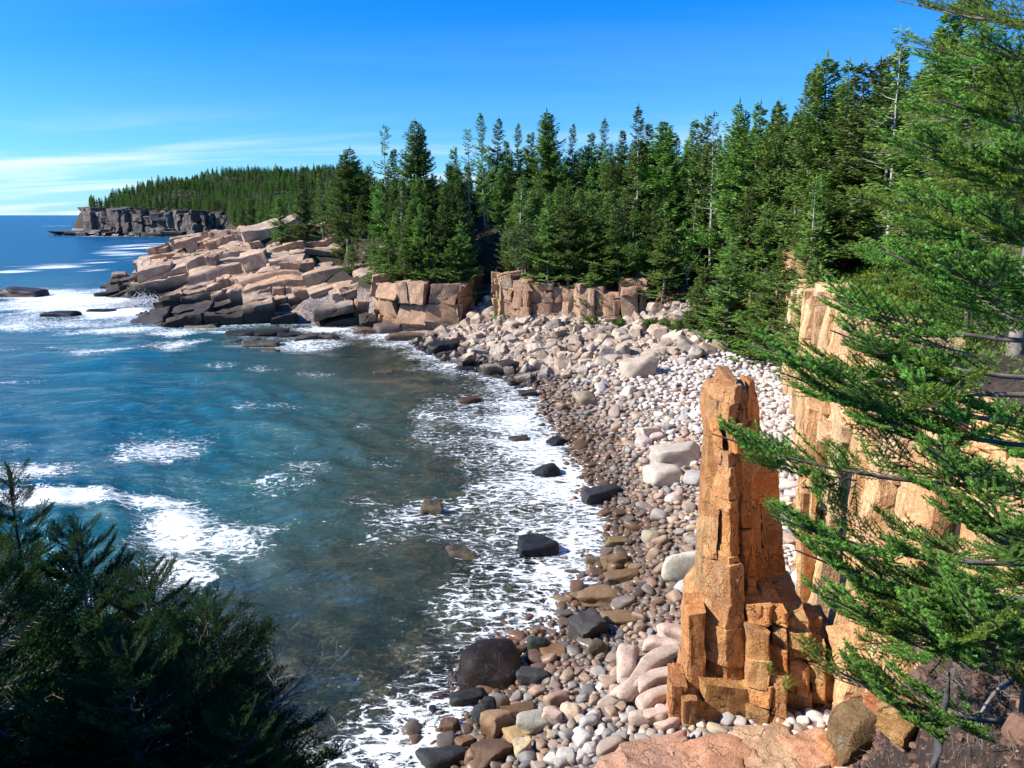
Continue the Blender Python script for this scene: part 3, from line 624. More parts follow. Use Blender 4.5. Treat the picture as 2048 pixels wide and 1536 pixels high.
# ------------------------------------------------------------------ the sea stack
def stack():
    rg = np.random.default_rng(33)
    base = at_y(1440, 1420, 22.0); O = np.array([7.2, 22.4, 0.0])
    root = empty('sea_stack', tuple(O)); tag(root, 'tall orange granite pillar of fractured blocks rising from the cobble beach', 'sea stack')
    def X(px, z, D): return (px-1024)/F*(D*cp+(CAMZ-z)*sp)
    nb = [0]
    def blk(f0, f1, z0, z1, amp=.07, seg=8, rows=8, s0=(0, 0), s1=(0, 0), cm=.035, col=None, chips=True):
        nb[0] += 1
        K = prism(np.array(f0), np.array(f1), z0, z1, max(seg, 10), max(rows, 11), amp*.5, 500+nb[0]*3, None, cm*.5, slope0=s0, slope1=s1, fs=.7, crag=(1.9, .030))
        add_block(root, 'block', M_stack, K, col or tone(rg, .13, .07), sharp=22)
    def zpx(py, D): return at_y(1024, py, D)[2]
    # left slab: px left edge / right edge by height
    lz = [(13.2, 1440, 1484), (12.75, 1416, 1486), (12.0, 1406, 1478), (11.75, 1404, 1477), (11.3, 1414, 1475), (10.2, 1420, 1472), (9.3, 1410, 1476), (8.4, 1406, 1478), (7.4, 1402, 1482), (6.6, 1396, 1490), (5.6, 1394, 1494), (5.1, 1384, 1494), (3.8, 1378, 1498), (2.6, 1372, 1500), (1.2, 1366, 1500)]
    zs = np.array([a[0] for a in lz])[::-1]; L = np.array([a[1]+(16 if a[0] > 5.2 else 4) for a in lz])[::-1]; Rr = np.array([a[2] for a in lz])[::-1]
    def left_foot(z, du=0.0, thick=1.5, fr=.58):
        D = 22.2; l = X(np.interp(z, zs, L), z, D+.6); r = X(np.interp(z, zs, Rr), z, D)
        m_ = l+(r-l)*fr
        # ccw: back-left, (left), front arris, right front, right back
        return np.array([[l+.10, D+2.5], [l, D+.75], [m_, D-.05], [r, D+.10], [r+.12, D+thick+.9]])
    joints = [1.0, 2.7, 3.4, 5.05, 5.8, 7.0, 7.45, 8.7, 9.3, 10.3, 10.75, 11.75, 12.35]; nsl = (0, 0)
    for a, b in zip(joints[:-1], joints[1:]):
        s0 = rg.normal(size=2)*.06; f0, f1 = left_foot(a), left_foot(b); psl = nsl; nsl = tuple(rg.normal(size=2)*[.16, .10]) if b < 11.5 else (.1, 0)
        jx = rg.normal()*.035; f0 = f0+jx; f1 = f1+jx
        if rg.random() < .6:      # split into a face slab and a core along the arris
            m0, m1 = f0.mean(0), f1.mean(0); t = rg.uniform(.42, .62)
            def cutL(f): c = f[1]+(f[2]-f[1])*t; bk = np.array([c[0]+.25, f[0][1]+.05]); return np.array([f[0], f[1], c, bk]), np.array([bk, c, f[2], f[3], f[4]])
            A0, B0 = cutL(f0); A1, B1 = cutL(f1); o1, o2 = rg.normal(size=2)*.04, rg.normal(size=2)*.05
            if rg.random() < .3: o2 = o2+np.array([.05, .16])
            zz = b+rg.normal()*.18*(b < 11.5); z0b = a-.10
            blk(A0+o1, A1+o1, a-.02, b-.012, s0=psl, s1=nsl, amp=.11); blk(B0+o2, B1+o2, a-.02, b-.012, s0=psl, s1=nsl, amp=.11)
        else: blk(f0, f1, a-.02, b-.012, s0=psl, s1=nsl, amp=.12, seg=11, rows=11)
    f = left_foot(12.4); blk(f+np.array([.02, .05]), left_foot(12.8)+.03, 12.33, 12.78, s1=(.18, -.1))
    t0 = left_foot(12.9); c = t0.mean(0); blk(c+(t0-c)*.78+np.array([.05, 0]), c+(t0-c)*.62+np.array([.10, 0]), 12.74, 13.08, s1=(-.12, .1))
    # core buried behind, so that no joint shows daylight
    cf = np.array([[6.35, 24.1], [6.35, 23.3], [6.9, 22.75], [7.35, 22.8], [7.45, 24.1]])
    for a, b in ((.8, 4.6), (4.4, 8.3), (8.1, 12.0)): blk(cf, cf+np.array([.0, .0]), a, b, .03)
    # middle fin: lit narrow edge, set back
    mz = [(12.75, 1478, 1500), (12, 1474, 1502), (10, 1466, 1500), (8.5, 1470, 1506), (6.5, 1484, 1512), (5, 1492, 1516)]
    mz_, ml, mr = [np.array([a[i] for a in mz])[::-1] for i in range(3)]
    def fin_foot(z): D = 22.95; l = X(np.interp(z, mz_, ml), z, D); r = X(np.interp(z, mz_, mr), z, D); return np.array([[l+.1, D+1.2], [l-.02, D+.1], [l+.28*(r-l), D-.05], [r, D+.02], [r+.15, D+1.1]])
    js = [4.6, 6.3, 8.0, 9.8, 11.5, 12.72]
    for a, b in zip(js[:-1], js[1:]): o = rg.normal(size=2)*.03; blk(fin_foot(a)+o, fin_foot(b)+o, a-.02, b, s1=(.0, .1) if b > 12 else rg.normal(size=2)*.1)
    # right slab: broad, recessed, its face in shade
    rz = [(12.7, 1498, 1512), (12.4, 1494, 1519), (11.2, 1494, 1521), (10.50, 1486, 1524), (10.42, 1480, 1552), (10.1, 1478, 1554), (9.4, 1478, 1556), (8.5, 1480, 1562), (7.5, 1484, 1566), (6.8, 1486, 1566), (6.2, 1490, 1572), (5.2, 1492, 1575), (3.5, 1494, 1580)]
    rz_, rl, rr = [np.array([a[i] for a in rz])[::-1] for i in range(3)]
    def right_foot(z, D=23.6): l = X(np.interp(z, rz_, rl), z, D); r = X(np.interp(z, rz_, rr), z, D+.62); return np.array([[l+.2, D+1.5], [l, D-.12], [r-.20, D+.42], [r, D+.62], [r+.10, D+1.5]])
    js = [3.0, 5.0, 6.15, 6.9, 8.5, 9.55, 10.40]
    for a, b in zip(js[:-1], js[1:]):
        f0, f1 = right_foot(a), right_foot(b)
        if rg.random() < .5:
            t = rg.uniform(.35, .65); cut = lambda f: (np.array([f[0], f[1], f[1]+(f[2]-f[1])*t, f[0]+(f[4]-f[0])*t]), np.array([f[0]+(f[4]-f[0])*t, f[1]+(f[2]-f[1])*t, f[2], f[3], f[4]]))
            (A0, B0), (A1, B1) = cut(f0), cut(f1); o = np.array([0, rg.uniform(.02, .14)])
            blk(A0, A1, a-.02, b-.015); blk(B0+o, B1+o, a-.02, b-.015)
        else: blk(f0, f1, a-.02, b-.015, s1=rg.normal(size=2)*.04)
    blk(right_foot(10.55)+np.array([.0, .1]), right_foot(11.2)+np.array([-.0, .1]), 10.38, 11.35); blk(right_foot(11.3)+np.array([0, .1]), right_foot(12.6)+np.array([0, .1]), 11.33, 12.62, s1=(-.35, 0))
    # lower left: thin upright slabs and the lichen-stained footing
    def quad(pxl, pxr, z, D, dep=1.2, sh=.1): l, r = X(pxl, z, D), X(pxr, z, D); return np.array([[l+sh, D+dep], [l-.03, D+.12], [l+.05*(r-l), D], [r, D+.05], [r+sh, D+dep]])
    blk(quad(1340, 1374, 1.2, 21.6, 1.3), quad(1342, 1374, 3.0, 21.6, 1.2), .4, 3.05, s1=(-.1, .1)); blk(quad(1368, 1394, .8, 21.35, 1.3), quad(1366, 1396, 2.8, 21.4, 1.3), .2, 2.75, s1=(-.1, .2))
    blk(quad(1386, 1452, 1.0, 21.5, 1.4), quad(1384, 1446, 2.2, 21.7, 1.4), 0.0, 2.45, s1=(-.28, .1), col=(.95, 1.02, .9)); blk(quad(1448, 1508, .9, 21.4, 1.4), quad(1440, 1500, 1.9, 21.6, 1.4), -.1, 1.75, s1=(-.25, .1), col=(.9, .98, .85))
    blk(quad(1408, 1500, 2.4, 21.7, 1.4), quad(1404, 1500, 3.1, 21.75, 1.4), 1.5, 3.0, s1=(-.18, .05), col=(.85, .92, .85)); blk(quad(1372, 1416, 3, 22.0, 1.2), quad(1378, 1412, 5.2, 22.2, 1.2), 1.5, 5.35, s1=(.2, .1)); blk(quad(1500, 1592, .9, 20.5, 1.4), quad(1498, 1590, 1.5, 20.6, 1.3), .3, 1.55, s1=(.1, .2)); blk(quad(1590, 1680, .9, 20.6, 1.4), quad(1590, 1676, 1.7, 20.8, 1.2), .3, 1.9, s1=(.15, .2)); blk(quad(1430, 1502, .6, 20.5, 1.2), quad(1426, 1500, 1.2, 20.6, 1.2), .2, 1.35, s1=(-.2, .2), col=(1, .9, .85)); blk(quad(1500, 1560, .6, 21.0, 1.2), quad(1496, 1556, 1.4, 21.1, 1.2), -.2, 1.2)
    # broken lower wall on the right: columns with recesses
    cols = [(1500, 1546, 5.6, .0), (1547, 1580, 5.65, -.08), (1581, 1626, 5.45, .02), (1627, 1656, 4.6, .12), (1657, 1694, 4.2, .25)]
    for i, (pa, pb, top, off) in enumerate(cols):
        z = 0.2
        while z < top-.2:
            h = rg.uniform(.45, 1.25); z2 = min(top, z+h)
            if top-z2 < .3: z2 = top
            sink = rg.choice([0, .08, .20, .55], p=[.34, .24, .18, .24]) if z > 1 else 0
            D = 21.15+off+sink+.15*max(0, z-1)-.2*(z < 1.5)+rg.normal()*.06
            ja, jb = rg.normal(size=2)*1.2; k = rg.uniform(-.12, .30)
            def ft(zz): l, r = X(pa+ja, zz, D), X(pb+jb, zz, D); return np.array([[l+.05, D+2.4], [l, D+.26+k*.5], [l+.82*(r-l), D+.0], [r, D+.16-k*.2], [r+.05, D+2.4]])
            f0, f1 = ft(z), ft(z2); f1[1:4] += rg.normal(size=(3, 2))*.035
            blk(f0, f1, z-.03, z2-.008, .11, 8, 8, s1=tuple(rg.normal(size=2)*.16), cm=.04); z = z2
        blk(np.array([[X(pa, 2, 22.6), 23.6], [X(pa, 2, 22.6), 22.3], [X(pb, 2, 22.6), 22.3], [X(pb, 2, 22.6), 23.6]]), np.array([[X(pa, 2, 22.6), 23.6], [X(pa, 2, 22.6), 22.55], [X(pb, 2, 22.6), 22.55], [X(pb, 2, 22.6), 23.6]]), 0.2, top-.5, .03)
    print('stack blocks', nb[0]); return root
stack_root = stack()
# standing flakes between the stack and the wall
def flake(name, label, fpx, D, z0, z1, m, col=(1, 1, 1), cat='rock slab', dep=1.0, s1=(.5, 0)):
    X = lambda px, z: (px-1024)/F*(D*cp+(CAMZ-z)*sp)
    f0 = np.array([[X(fpx[1], z0)+.15, D+dep], [X(fpx[0], z0), D+.2], [X(fpx[0], z0)+.2, D], [X(fpx[1], z0), D+.1]])
    f1 = np.array([[X(fpx[3], z1)+.15, D+dep], [X(fpx[2], z1), D+.2], [X(fpx[2], z1)+.2, D], [X(fpx[3], z1), D+.1]])
    K = prism(f0, f1, z0, z1, 7, 9, .12, int(fpx[0]), None, .05, slope1=s1); c = K[0].mean(0); c[2] = K[0][:, 2].min()
    o = link(name, mesh_from(name, K[0]-c, [K[1], K[2]], sharp=32), m, None, tuple(c)); o.color = (*col, 1); tag(o, label, cat); return o
flake('standing_slab', 'thin grey-orange slab standing between the pillar and the bright rock wall', (1596, 1640, 1594, 1622), 27.6, 1.5, 7.4, M_stack, (1.25, 1.5, 1.9), s1=(-.3, 0))
flake('standing_slab', 'dark block wedged between the thin standing slab and the rock wall', (1622, 1668, 1628, 1672), 28.6, 1.5, 9.2, M_stack, (.8, .8, .85), s1=(.2, 0))

# ------------------------------------------------------------------ loose stones
def cube_grid(n):
    V, idx = [], {}; Q = []
    def vid(p):
        k = tuple(np.round(p, 6)); 
        if k not in idx: idx[k] = len(V); V.append(p)
        return idx[k]
    for ax in range(3):
        for s in (-1, 1):
            u, v = [a for a in range(3) if a != ax]
            g = np.linspace(-1, 1, n+1)
            def pt(i, j): p = np.zeros(3); p[ax] = s; p[u] = g[i]; p[v] = g[j]; return p
            for i in range(n):
                for j in range(n):
                    q = [vid(pt(i, j)), vid(pt(i+1, j)), vid(pt(i+1, j+1)), vid(pt(i, j+1))]
                    nrm = np.cross(pt(i+1, j)-pt(i, j), pt(i, j+1)-pt(i, j))
                    if nrm[ax]*s < 0: q = q[::-1]
                    Q.append(q)
    return np.array(V), np.array(Q)
CG = {n: cube_grid(n) for n in (3, 4, 5, 7, 10, 14)}
def stone(n, rg, planes=9, p=7.0, box=0.0, amp=.05, fq=1.6):
    """unit stone; box 0 = rounded, 1 = box-like"""
    G, Q = CG[n]; D = G/np.linalg.norm(G, axis=1)[:, None]
    D = D*(1-box)+G*box; Dn = D/np.linalg.norm(D, axis=1)[:, None]
    Nn = rg.normal(size=(planes, 3)); Nn /= np.linalg.norm(Nn, axis=1)[:, None]; d = rg.uniform(.72, 1.0, planes)
    if box > 0:
        B = np.concatenate([np.eye(3), -np.eye(3)])+rg.normal(size=(6, 3))*.13; B /= np.linalg.norm(B, axis=1)[:, None]
        Nn = np.concatenate([B, Nn]); d = np.concatenate([rg.uniform(.78, .95, 6), d*1.22])
    else: Nn = np.concatenate([Nn, np.eye(3), -np.eye(3)]); d = np.concatenate([d, np.full(6, 1.0)])
    pr = np.maximum(Dn@Nn.T/d, 0); r = (pr**p).sum(1)**(-1/p)
    V = Dn*r[:, None]; V = V+vec3noise(V*fq+rg.uniform(0, 50), 2, 3)*amp
    return V, Q
rs = np.random.default_rng(3)
ROUND3 = [stone(3, rs, 6, 4.5, 0, .05) for _ in range(8)]
ROUND4 = [stone(4, rs, 6, 5, 0, .06) for _ in range(10)]
ROUND7 = [stone(7, rs, 7, 6, 0, .07) for _ in range(10)]
ANG4 = [stone(4, rs, 5, 16, .85, .07) for _ in range(12)]
ANG7 = [stone(7, rs, 6, 20, .85, .08, 2.0) for _ in range(12)]
MESHC = {}
def stone_mesh(kind, i, lib, m, sharp):
    k = (kind, i, m.name)
    if k not in MESHC:
        V, Q = lib[i]; me = mesh_from(kind, V, Q, sharp=sharp); me.materials.append(m); MESHC[k] = me
    return MESHC[k]

# ---- single boulders: (px, py of the base centre, width px, height ratio, depth ratio, kind, colour, label)
def boulder(px, py, wpx, hr, dr, style, col, label, yaw=0.0, tilt=(0, 0), name='boulder', cat='boulder', sink=.28, n=10, seed=None, group=None, z=None, amp=.09):
    c = hit(px, py) if z is None else at_z(px, py, z); _, _, zc = project(*c); wd = wpx/F*zc
    rg_ = np.random.default_rng(int(px*7+py) if seed is None else seed)
    lib = {'round': dict(planes=7, p=6, box=0, amp=amp), 'ang': dict(planes=7, p=22, box=.85, amp=amp), 'dome': dict(planes=5, p=5, box=.2, amp=amp), 'slab': dict(planes=3, p=18, box=.95, amp=amp*.8),
           'wedge': dict(planes=12, p=18, box=.3, amp=amp)}[style.split()[0]]
    V, Q = stone(n, rg_, **lib); S = np.array([wd*.5, wd*.5*dr, wd*.5*hr])
    Rm = np.array(Euler((tilt[0], tilt[1], yaw)).to_matrix()); V = (V*S)@Rm.T
    ext = V[:, 0].max()-V[:, 0].min(); V *= wd/ext
    V = V + vec3noise(V*1.5/max(wd, .6)+px, 3, 9)*.035*wd
    if style.endswith('led'): V = V + vec3noise(V*2.2+px, 4, 19)*.13
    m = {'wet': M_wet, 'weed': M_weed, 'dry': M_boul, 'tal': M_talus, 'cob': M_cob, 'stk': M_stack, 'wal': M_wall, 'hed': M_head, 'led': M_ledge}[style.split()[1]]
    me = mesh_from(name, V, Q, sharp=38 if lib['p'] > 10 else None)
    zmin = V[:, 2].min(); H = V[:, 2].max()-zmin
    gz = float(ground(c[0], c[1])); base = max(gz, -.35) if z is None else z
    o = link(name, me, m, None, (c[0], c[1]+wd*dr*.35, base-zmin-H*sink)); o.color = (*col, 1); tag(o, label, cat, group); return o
BLK = (.022, .025, .028); DBR = (.10, .065, .045); BRN = (.20, .12, .07); TAN = (.50, .42, .32); PAL = (.60, .53, .43); PNK = (.56, .42, .34); GRY = (.42, .40, .37)
BL = [
 # rocks in the water of the cove
 (860, 1030, 52, .95, .9, 'wedge weed', BRN, 'shaggy brown seaweed-covered cone of rock alone in the cove', 0), (928, 1122, 78, .50, .8, 'dome weed', BRN, 'low brown weedy dome in the water left of the flat black block', 0),
 (1072, 1112, 98, .55, .9, 'slab wet', BLK, 'flat-topped black angular block awash in white foam', .25), (1095, 955, 68, .72, .8, 'wedge wet', BLK, 'glistening black hump of rock at the foam edge beside brown cobbles', .5),
 (1036, 884, 42, .55, .8, 'wedge wet', (.06, .045, .04), 'split dark rock in the foam with a wet brown face', 0), (1114, 892, 46, .5, .8, 'ang wet', BLK, 'small black rock in the foam right of the split dark rock', .6),
 (940, 806, 48, .45, .7, 'wedge wet', (.09, .05, .035), 'reddish brown pointed rock awash in the upper cove', .4), (1052, 795, 38, .6, .8, 'ang wet', (.06, .05, .045), 'dark jagged rock touching the cobbles at the top of the foam', .2),
 (765, 749, 48, .28, .7, 'slab weed', BRN, 'low flat weedy rock farthest left in the open cove', .1), (820, 841, 32, .3, .7, 'dome weed', BRN, 'tiny brown rock ringed by swirling foam', 0),
 (960, 1149, 30, .5, .8, 'ang wet', BLK, 'small black rock mostly under water below the weedy dome', 0), (1200, 1006, 82, .45, .45, 'slab wet', (.04, .042, .045), 'long tilted black slab leaning on the brown cobbles at the waterline', .45),
 (1128, 1008, 34, .5, .8, 'round cob', (.22, .16, .10), 'rounded brown stone in the foam left of the long black slab', 0), (1075, 925, 20, .7, .8, 'round wet', BLK, 'small round black stone above the glistening black hump', 0), (820, 723, 40, .3, .6, 'slab weed', BRN, 'flat weedy rock off the tip of the talus', 0),
 (882, 712, 66, .62, .8, 'wedge wet', BLK, 'large black triangular rock at the seaward end of the talus', .1), (934, 716, 38, .9, .8, 'ang wet', (.10, .07, .06), 'brown upright block beside the black triangular rock', .4), (932, 741, 42, .5, .8, 'ang wet', BLK, 'dark wet block in foam below the talus', 0), (1020, 745, 60, .55, .8, 'ang wet', (.05, .045, .045), 'large dark wet block where talus meets the foam', .5), (975, 742, 30, .5, .8, 'ang tal', (.45, .3, .25), 'small reddish block between two dark wet blocks', 0),
 # reef below the headland
 (478, 676, 70, .36, .7, 'wedge wet', (.03, .024, .02), 'left part of the dark reef in surf below the headland', .05), (532, 674, 76, .36, .7, 'ang wet', (.035, .027, .022), 'middle hump of the dark reef below the headland', .3), (578, 676, 60, .30, .7, 'wedge wet', (.03, .024, .02), 'right hump of the dark reef below the headland', .1), (500, 684, 46, .3, .7, 'dome weed', BRN, 'brown weedy lump against the dark reef', 0), (520, 694, 72, .33, .6, 'wedge weed', BRN, 'yellow-brown weedy rock in front of the long dark reef', .1), (540, 705, 40, .35, .7, 'dome weed', BRN, 'small weedy dome nearest the camera in the reef', 0), (458, 686, 44, .3, .6, 'slab weed', BRN, 'flat brown rock at the left end of the reef', 0),
 (610, 683, 54, .45, .6, 'wedge weed', DBR, 'tilted brown pyramid rock right of the long reef', .5), (655, 680, 50, .40, .6, 'wedge wet', (.10, .07, .05), 'rounded brown rock next to the tilted pyramid rock', 0), (672, 694, 52, .22, .5, 'slab weed', BRN, 'low flat weedy rock in surf before the rounded brown rock', .2), (680, 656, 34, .3, .6, 'ang wet', BLK, 'small dark rock close under the headland', 0), (395, 655, 80, .16, .5, 'slab weed', DBR, 'thin dark ledge awash at the foot of the headland', 0), (335, 656, 30, .25, .6, 'slab wet', DBR, 'small brown ledge at the left foot of the headland', 0),
 (35, 594, 96, .28, .6, 'wedge wet', (.06, .048, .042), 'big dark rock offshore at the left edge of the view', 0), (112, 634, 72, .26, .5, 'dome wet', BLK, 'black rock with surf pouring over it, off the headland', 0), (196, 624, 56, .22, .5, 'wedge wet', BLK, 'low black rock between the surf-washed rock and the headland', 0),
 (770, 668, 70, .5, .7, 'ang wet', (.16, .12, .10), 'broken grey block at the seaward foot of the square cliff', .3), (732, 668, 50, .4, .7, 'ang wet', (.16, .10, .07), 'brown rock stump left of the square cliff foot', 0), (762, 648, 44, .55, .8, 'ang tal', (.8, .8, .75), 'sunlit block lodged under the nose of the square cliff', .2), (822, 682, 110, .16, .4, 'slab wet', (.13, .09, .06), 'long thin ledge in the surf under the square cliff', .12),
 # beach boulders
 (1278, 757, 76, .72, .8, 'wedge dry', TAN, 'large tan peaked boulder at the top of the pale cobbles', .3), (1175, 814, 54, .6, .8, 'round dry', (.36, .29, .20), 'olive-tan rounded boulder on the upper beach left of the pillar', .3), (1300, 884, 52, .75, .8, 'slab dry', PAL, 'pale cream flat-faced boulder in the middle of the cobbles', .4),
 (1355, 932, 112, .40, .45, 'slab dry', (.50, .44, .36), 'long beige slab lying beside the pillar', .12), (1330, 972, 82, .50, .7, 'dome dry', PAL, 'smooth beige wedge boulder below the long slab', .2), (1392, 972, 45, .8, .8, 'round dry', GRY, 'grey egg-shaped boulder between the beige wedge and the pillar', .7), (1350, 1008, 40, .6, .8, 'round dry', (.52, .44, .38), 'rounded pale boulder under the beige wedge', 0),
 (1368, 1170, 84, 1.15, .55, 'dome dry', (.62, .57, .46), 'big smooth cream boulder against the left side of the pillar', 0), (1375, 1190, 46, .7, .8, 'round dry', GRY, 'mottled grey boulder under the big cream boulder', 0), (1305, 1090, 38, .8, .8, 'round dry', (.36, .31, .21), 'olive round boulder left of the big cream boulder', 0), (1228, 1140, 54, .75, .8, 'ang wet', (.20, .13, .07), 'wet brown boulder where foam reaches the cobbles', .3), (1235, 1092, 48, .4, .6, 'dome wet', (.22, .15, .07), 'low wet brown rock above the wet brown boulder', 0), (1245, 1163, 76, .30, .5, 'dome wet', (.19, .12, .06), 'flat brown ledge stone below the wet brown boulder', 0),
 (1178, 1282, 84, .80, .75, 'ang wet', (.07, .065, .06), 'dark wet boulder with a tilted shiny top on the lower beach', .5), (1078, 1310, 46, 1.05, .9, 'round wet', (.045, .065, .055), 'dark green-black upright boulder in the wash', 0), (978, 1378, 130, .62, .9, 'dome wet', (.022, .016, .014), 'largest black-brown boulder hump at the waterline', 0), (1070, 1368, 70, .5, .6, 'dome wet', (.06, .06, .06), 'shiny flat black stone mirroring the sky', -.2), (1198, 1312, 42, .9, .8, 'round wet', (.13, .11, .07), 'round olive stone under the dark tilted boulder', 0),
 (930, 1418, 78, .5, .7, 'dome wet', (.035, .035, .033), 'black weedy rock at the wash edge left of the black egg stone', .2), (968, 1448, 54, 1.15, .8, 'round wet', (.03, .035, .035), 'black egg-shaped glossy stone', 0), (870, 1430, 40, .4, .7, 'dome wet', BLK, 'small black rock awash at the lower left', 0), (880, 1552, 110, .6, .7, 'dome wet', (.045, .045, .045), 'black striped slab at the very bottom edge', .3), (900, 1470, 46, .8, .8, 'wedge wet', (.14, .08, .05), 'brown pointed rock above the bottom black slab', 0),
 (1000, 1470, 74, .75, .7, 'ang cob', (.34, .22, .13), 'green-brown angular block resting on pebbles', .7), (1062, 1468, 72, .50, .55, 'round dry', (.40, .38, .30), 'grey-green oblong stone on the pebbles', .3), (1040, 1440, 80, .35, .5, 'ang wet', (.16, .09, .045), 'low brown slab above the oblong stone', .2), (1035, 1490, 60, .5, .8, 'ang dry', (.46, .31, .14), 'yellow-ochre block on the lower pebbles', .5), (1045, 1515, 40, .9, .8, 'ang dry', (.55, .43, .26), 'upright yellow stone at the bottom of the pebbles', .2), (980, 1535, 90, .6, .7, 'ang wet', (.13, .08, .05), 'brown slab-sided boulder cut by the bottom edge', .4), (925, 1500, 44, .7, .8, 'ang wet', (.20, .12, .06), 'wet tan-brown cube-like stone left of the angular block', .5), (1105, 1450, 44, .7, .8, 'ang dry', PNK, 'pink angular stone right of the grey-green oblong', .1), (1140, 1440, 40, .7, .8, 'round dry', (.60, .48, .33), 'sandy pale stone beside the pink angular stone', 0),
 (1175, 1460, 40, .7, .8, 'round dry', GRY, 'pale grey oval cobble in the lower centre, uppermost of three', .3), (1165, 1492, 44, .62, .8, 'round dry', (.5, .48, .44), 'pale grey oval cobble in the lower centre, largest of three', .5), (1178, 1512, 36, .7, .8, 'round dry', (.52, .5, .45), 'pale grey oval cobble in the lower centre, lowest of three', 0), (1130, 1530, 38, .7, .8, 'round dry', (.45, .42, .37), 'mottled grey cobble at the bottom edge', 0),
 (1350, 1290, 62, .62, .8, 'dome dry', (.58, .42, .34), 'pink rounded outcrop left of the pillar foot', 0), (1640, 1545, 120, .30, .9, 'wedge led', (1.1, 1.0, .9), 'flat tan rock at the foot of the broken wall', .2),
 (1315, 1612, 220, .24, .9, 'wedge led', (1, 1, 1), 'broad pink-orange cracked boulder at the bottom centre', .2), (1455, 1572, 170, .24, .9, 'wedge led', (1.05, .95, .85), 'orange-pink sloping rock between the broad boulder and the pillar foot', .3), (1560, 1552, 150, .26, 1.0, 'wedge led', (1, 1.1, 1.0), 'tan rounded rock under the pillar footing', 0),
 (1205, 1212, 110, .26, .55, 'dome wet', (.26, .17, .09), 'brown striped ledge half awash beside the cobbles', .1), (1165, 1206, 70, .22, .5, 'dome wet', (.22, .15, .08), 'low brown ledge left of the striped ledge', 0), (1240, 1250, 80, .18, .6, 'slab wet', (.24, .16, .08), 'flat wet brown ledge under the striped ledge', 0), (1110, 1318, 60, .25, .8, 'slab wet', (.22, .13, .06), 'ribbed brown ledge below the dark tilted boulder', 0), (1040, 1312, 30, 1.0, .8, 'round wet', (.14, .08, .05), 'brown knob between the black hump and the green-black boulder', 0),
 # boulders on the near slope
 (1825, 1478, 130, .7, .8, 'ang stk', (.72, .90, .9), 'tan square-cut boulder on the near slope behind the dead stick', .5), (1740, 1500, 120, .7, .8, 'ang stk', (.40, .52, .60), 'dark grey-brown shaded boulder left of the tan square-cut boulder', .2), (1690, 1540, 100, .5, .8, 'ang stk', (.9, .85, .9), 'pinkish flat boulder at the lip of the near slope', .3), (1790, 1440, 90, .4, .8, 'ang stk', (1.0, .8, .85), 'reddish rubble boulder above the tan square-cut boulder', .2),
 # on the wooded slope at the right
 (1775, 517, 70, .35, .6, 'dome dry', (.40, .35, .30), 'grey boulder set in green ground cover above the rock wall', .1), (1840, 470, 70, .25, .5, 'slab dry', (.42, .38, .34), 'long pale ledge in the undergrowth on the right slope', .2), (1494, 344, 26, .7, .7, 'ang dry', (.45, .42, .38), 'pale outcrop showing between trees high on the slope', .2),
]
for b in BL:
    px, py, wpx, hr, dr, st, colr, lab, yaw = b
    sea = st.endswith('wet') or st.endswith('weed')
    boulder(px, py, wpx, hr, dr, st, colr, lab, yaw, sink=.3 if sea else .2, n=14 if wpx > 90 else 10, amp=.10 if sea else .07)

# pink ribbed ledge beside the pillar: sausage-like ridges
def ribbed():
    c = at_z(1300, 1400, 1.6); root = empty('ribbed_ledge', tuple(c)); tag(root, 'smooth pink ledge worn into rounded ridges beside the pillar', 'rock ledge')
    ribs = [((1232, 1352), (1268, 1285), 36), ((1248, 1395), (1370, 1290), 34), ((1275, 1398), (1372, 1328), 36), ((1290, 1420), (1372, 1352), 34), ((1300, 1450), (1372, 1385), 30), ((1228, 1395), (1300, 1330), 30), ((1320, 1462), (1368, 1420), 26), ((1262, 1440), (1330, 1428), 30), ((1330, 1275), (1372, 1262), 40), ((1290, 1300), (1372, 1275), 26)]
    for i, (a, b, wpx) in enumerate(ribs):
        A, B = at_z(*a, 1.55), at_z(*b, 2.0); d = B-A; ln = np.linalg.norm(d); yaw = math.atan2(d[1], d[0]); _, _, zc = project(*((A+B)/2)); wd = wpx/F*zc
        V, Q = stone(10, np.random.default_rng(60+i), 4, 4, .25, .05); V = V*np.array([ln*.62, wd*.62, wd*.55]); V[:, 1] += .10*ln*np.sin(V[:, 0]/ln*4+i)
        V = V@rotz(yaw).T; V = V+vec3noise(V*1.4+i, 2, 4)*.06
        o = link('ridge', mesh_from('ridge', V, Q), M_boul, root, tuple((A+B)/2-c+np.array([0, 0, -.10+wd*.10]))); o.color = (.60*rs.uniform(.92, 1.06), .44, .345, 1)
ribbed()
print('boulders', round(time.time()-T0, 1))

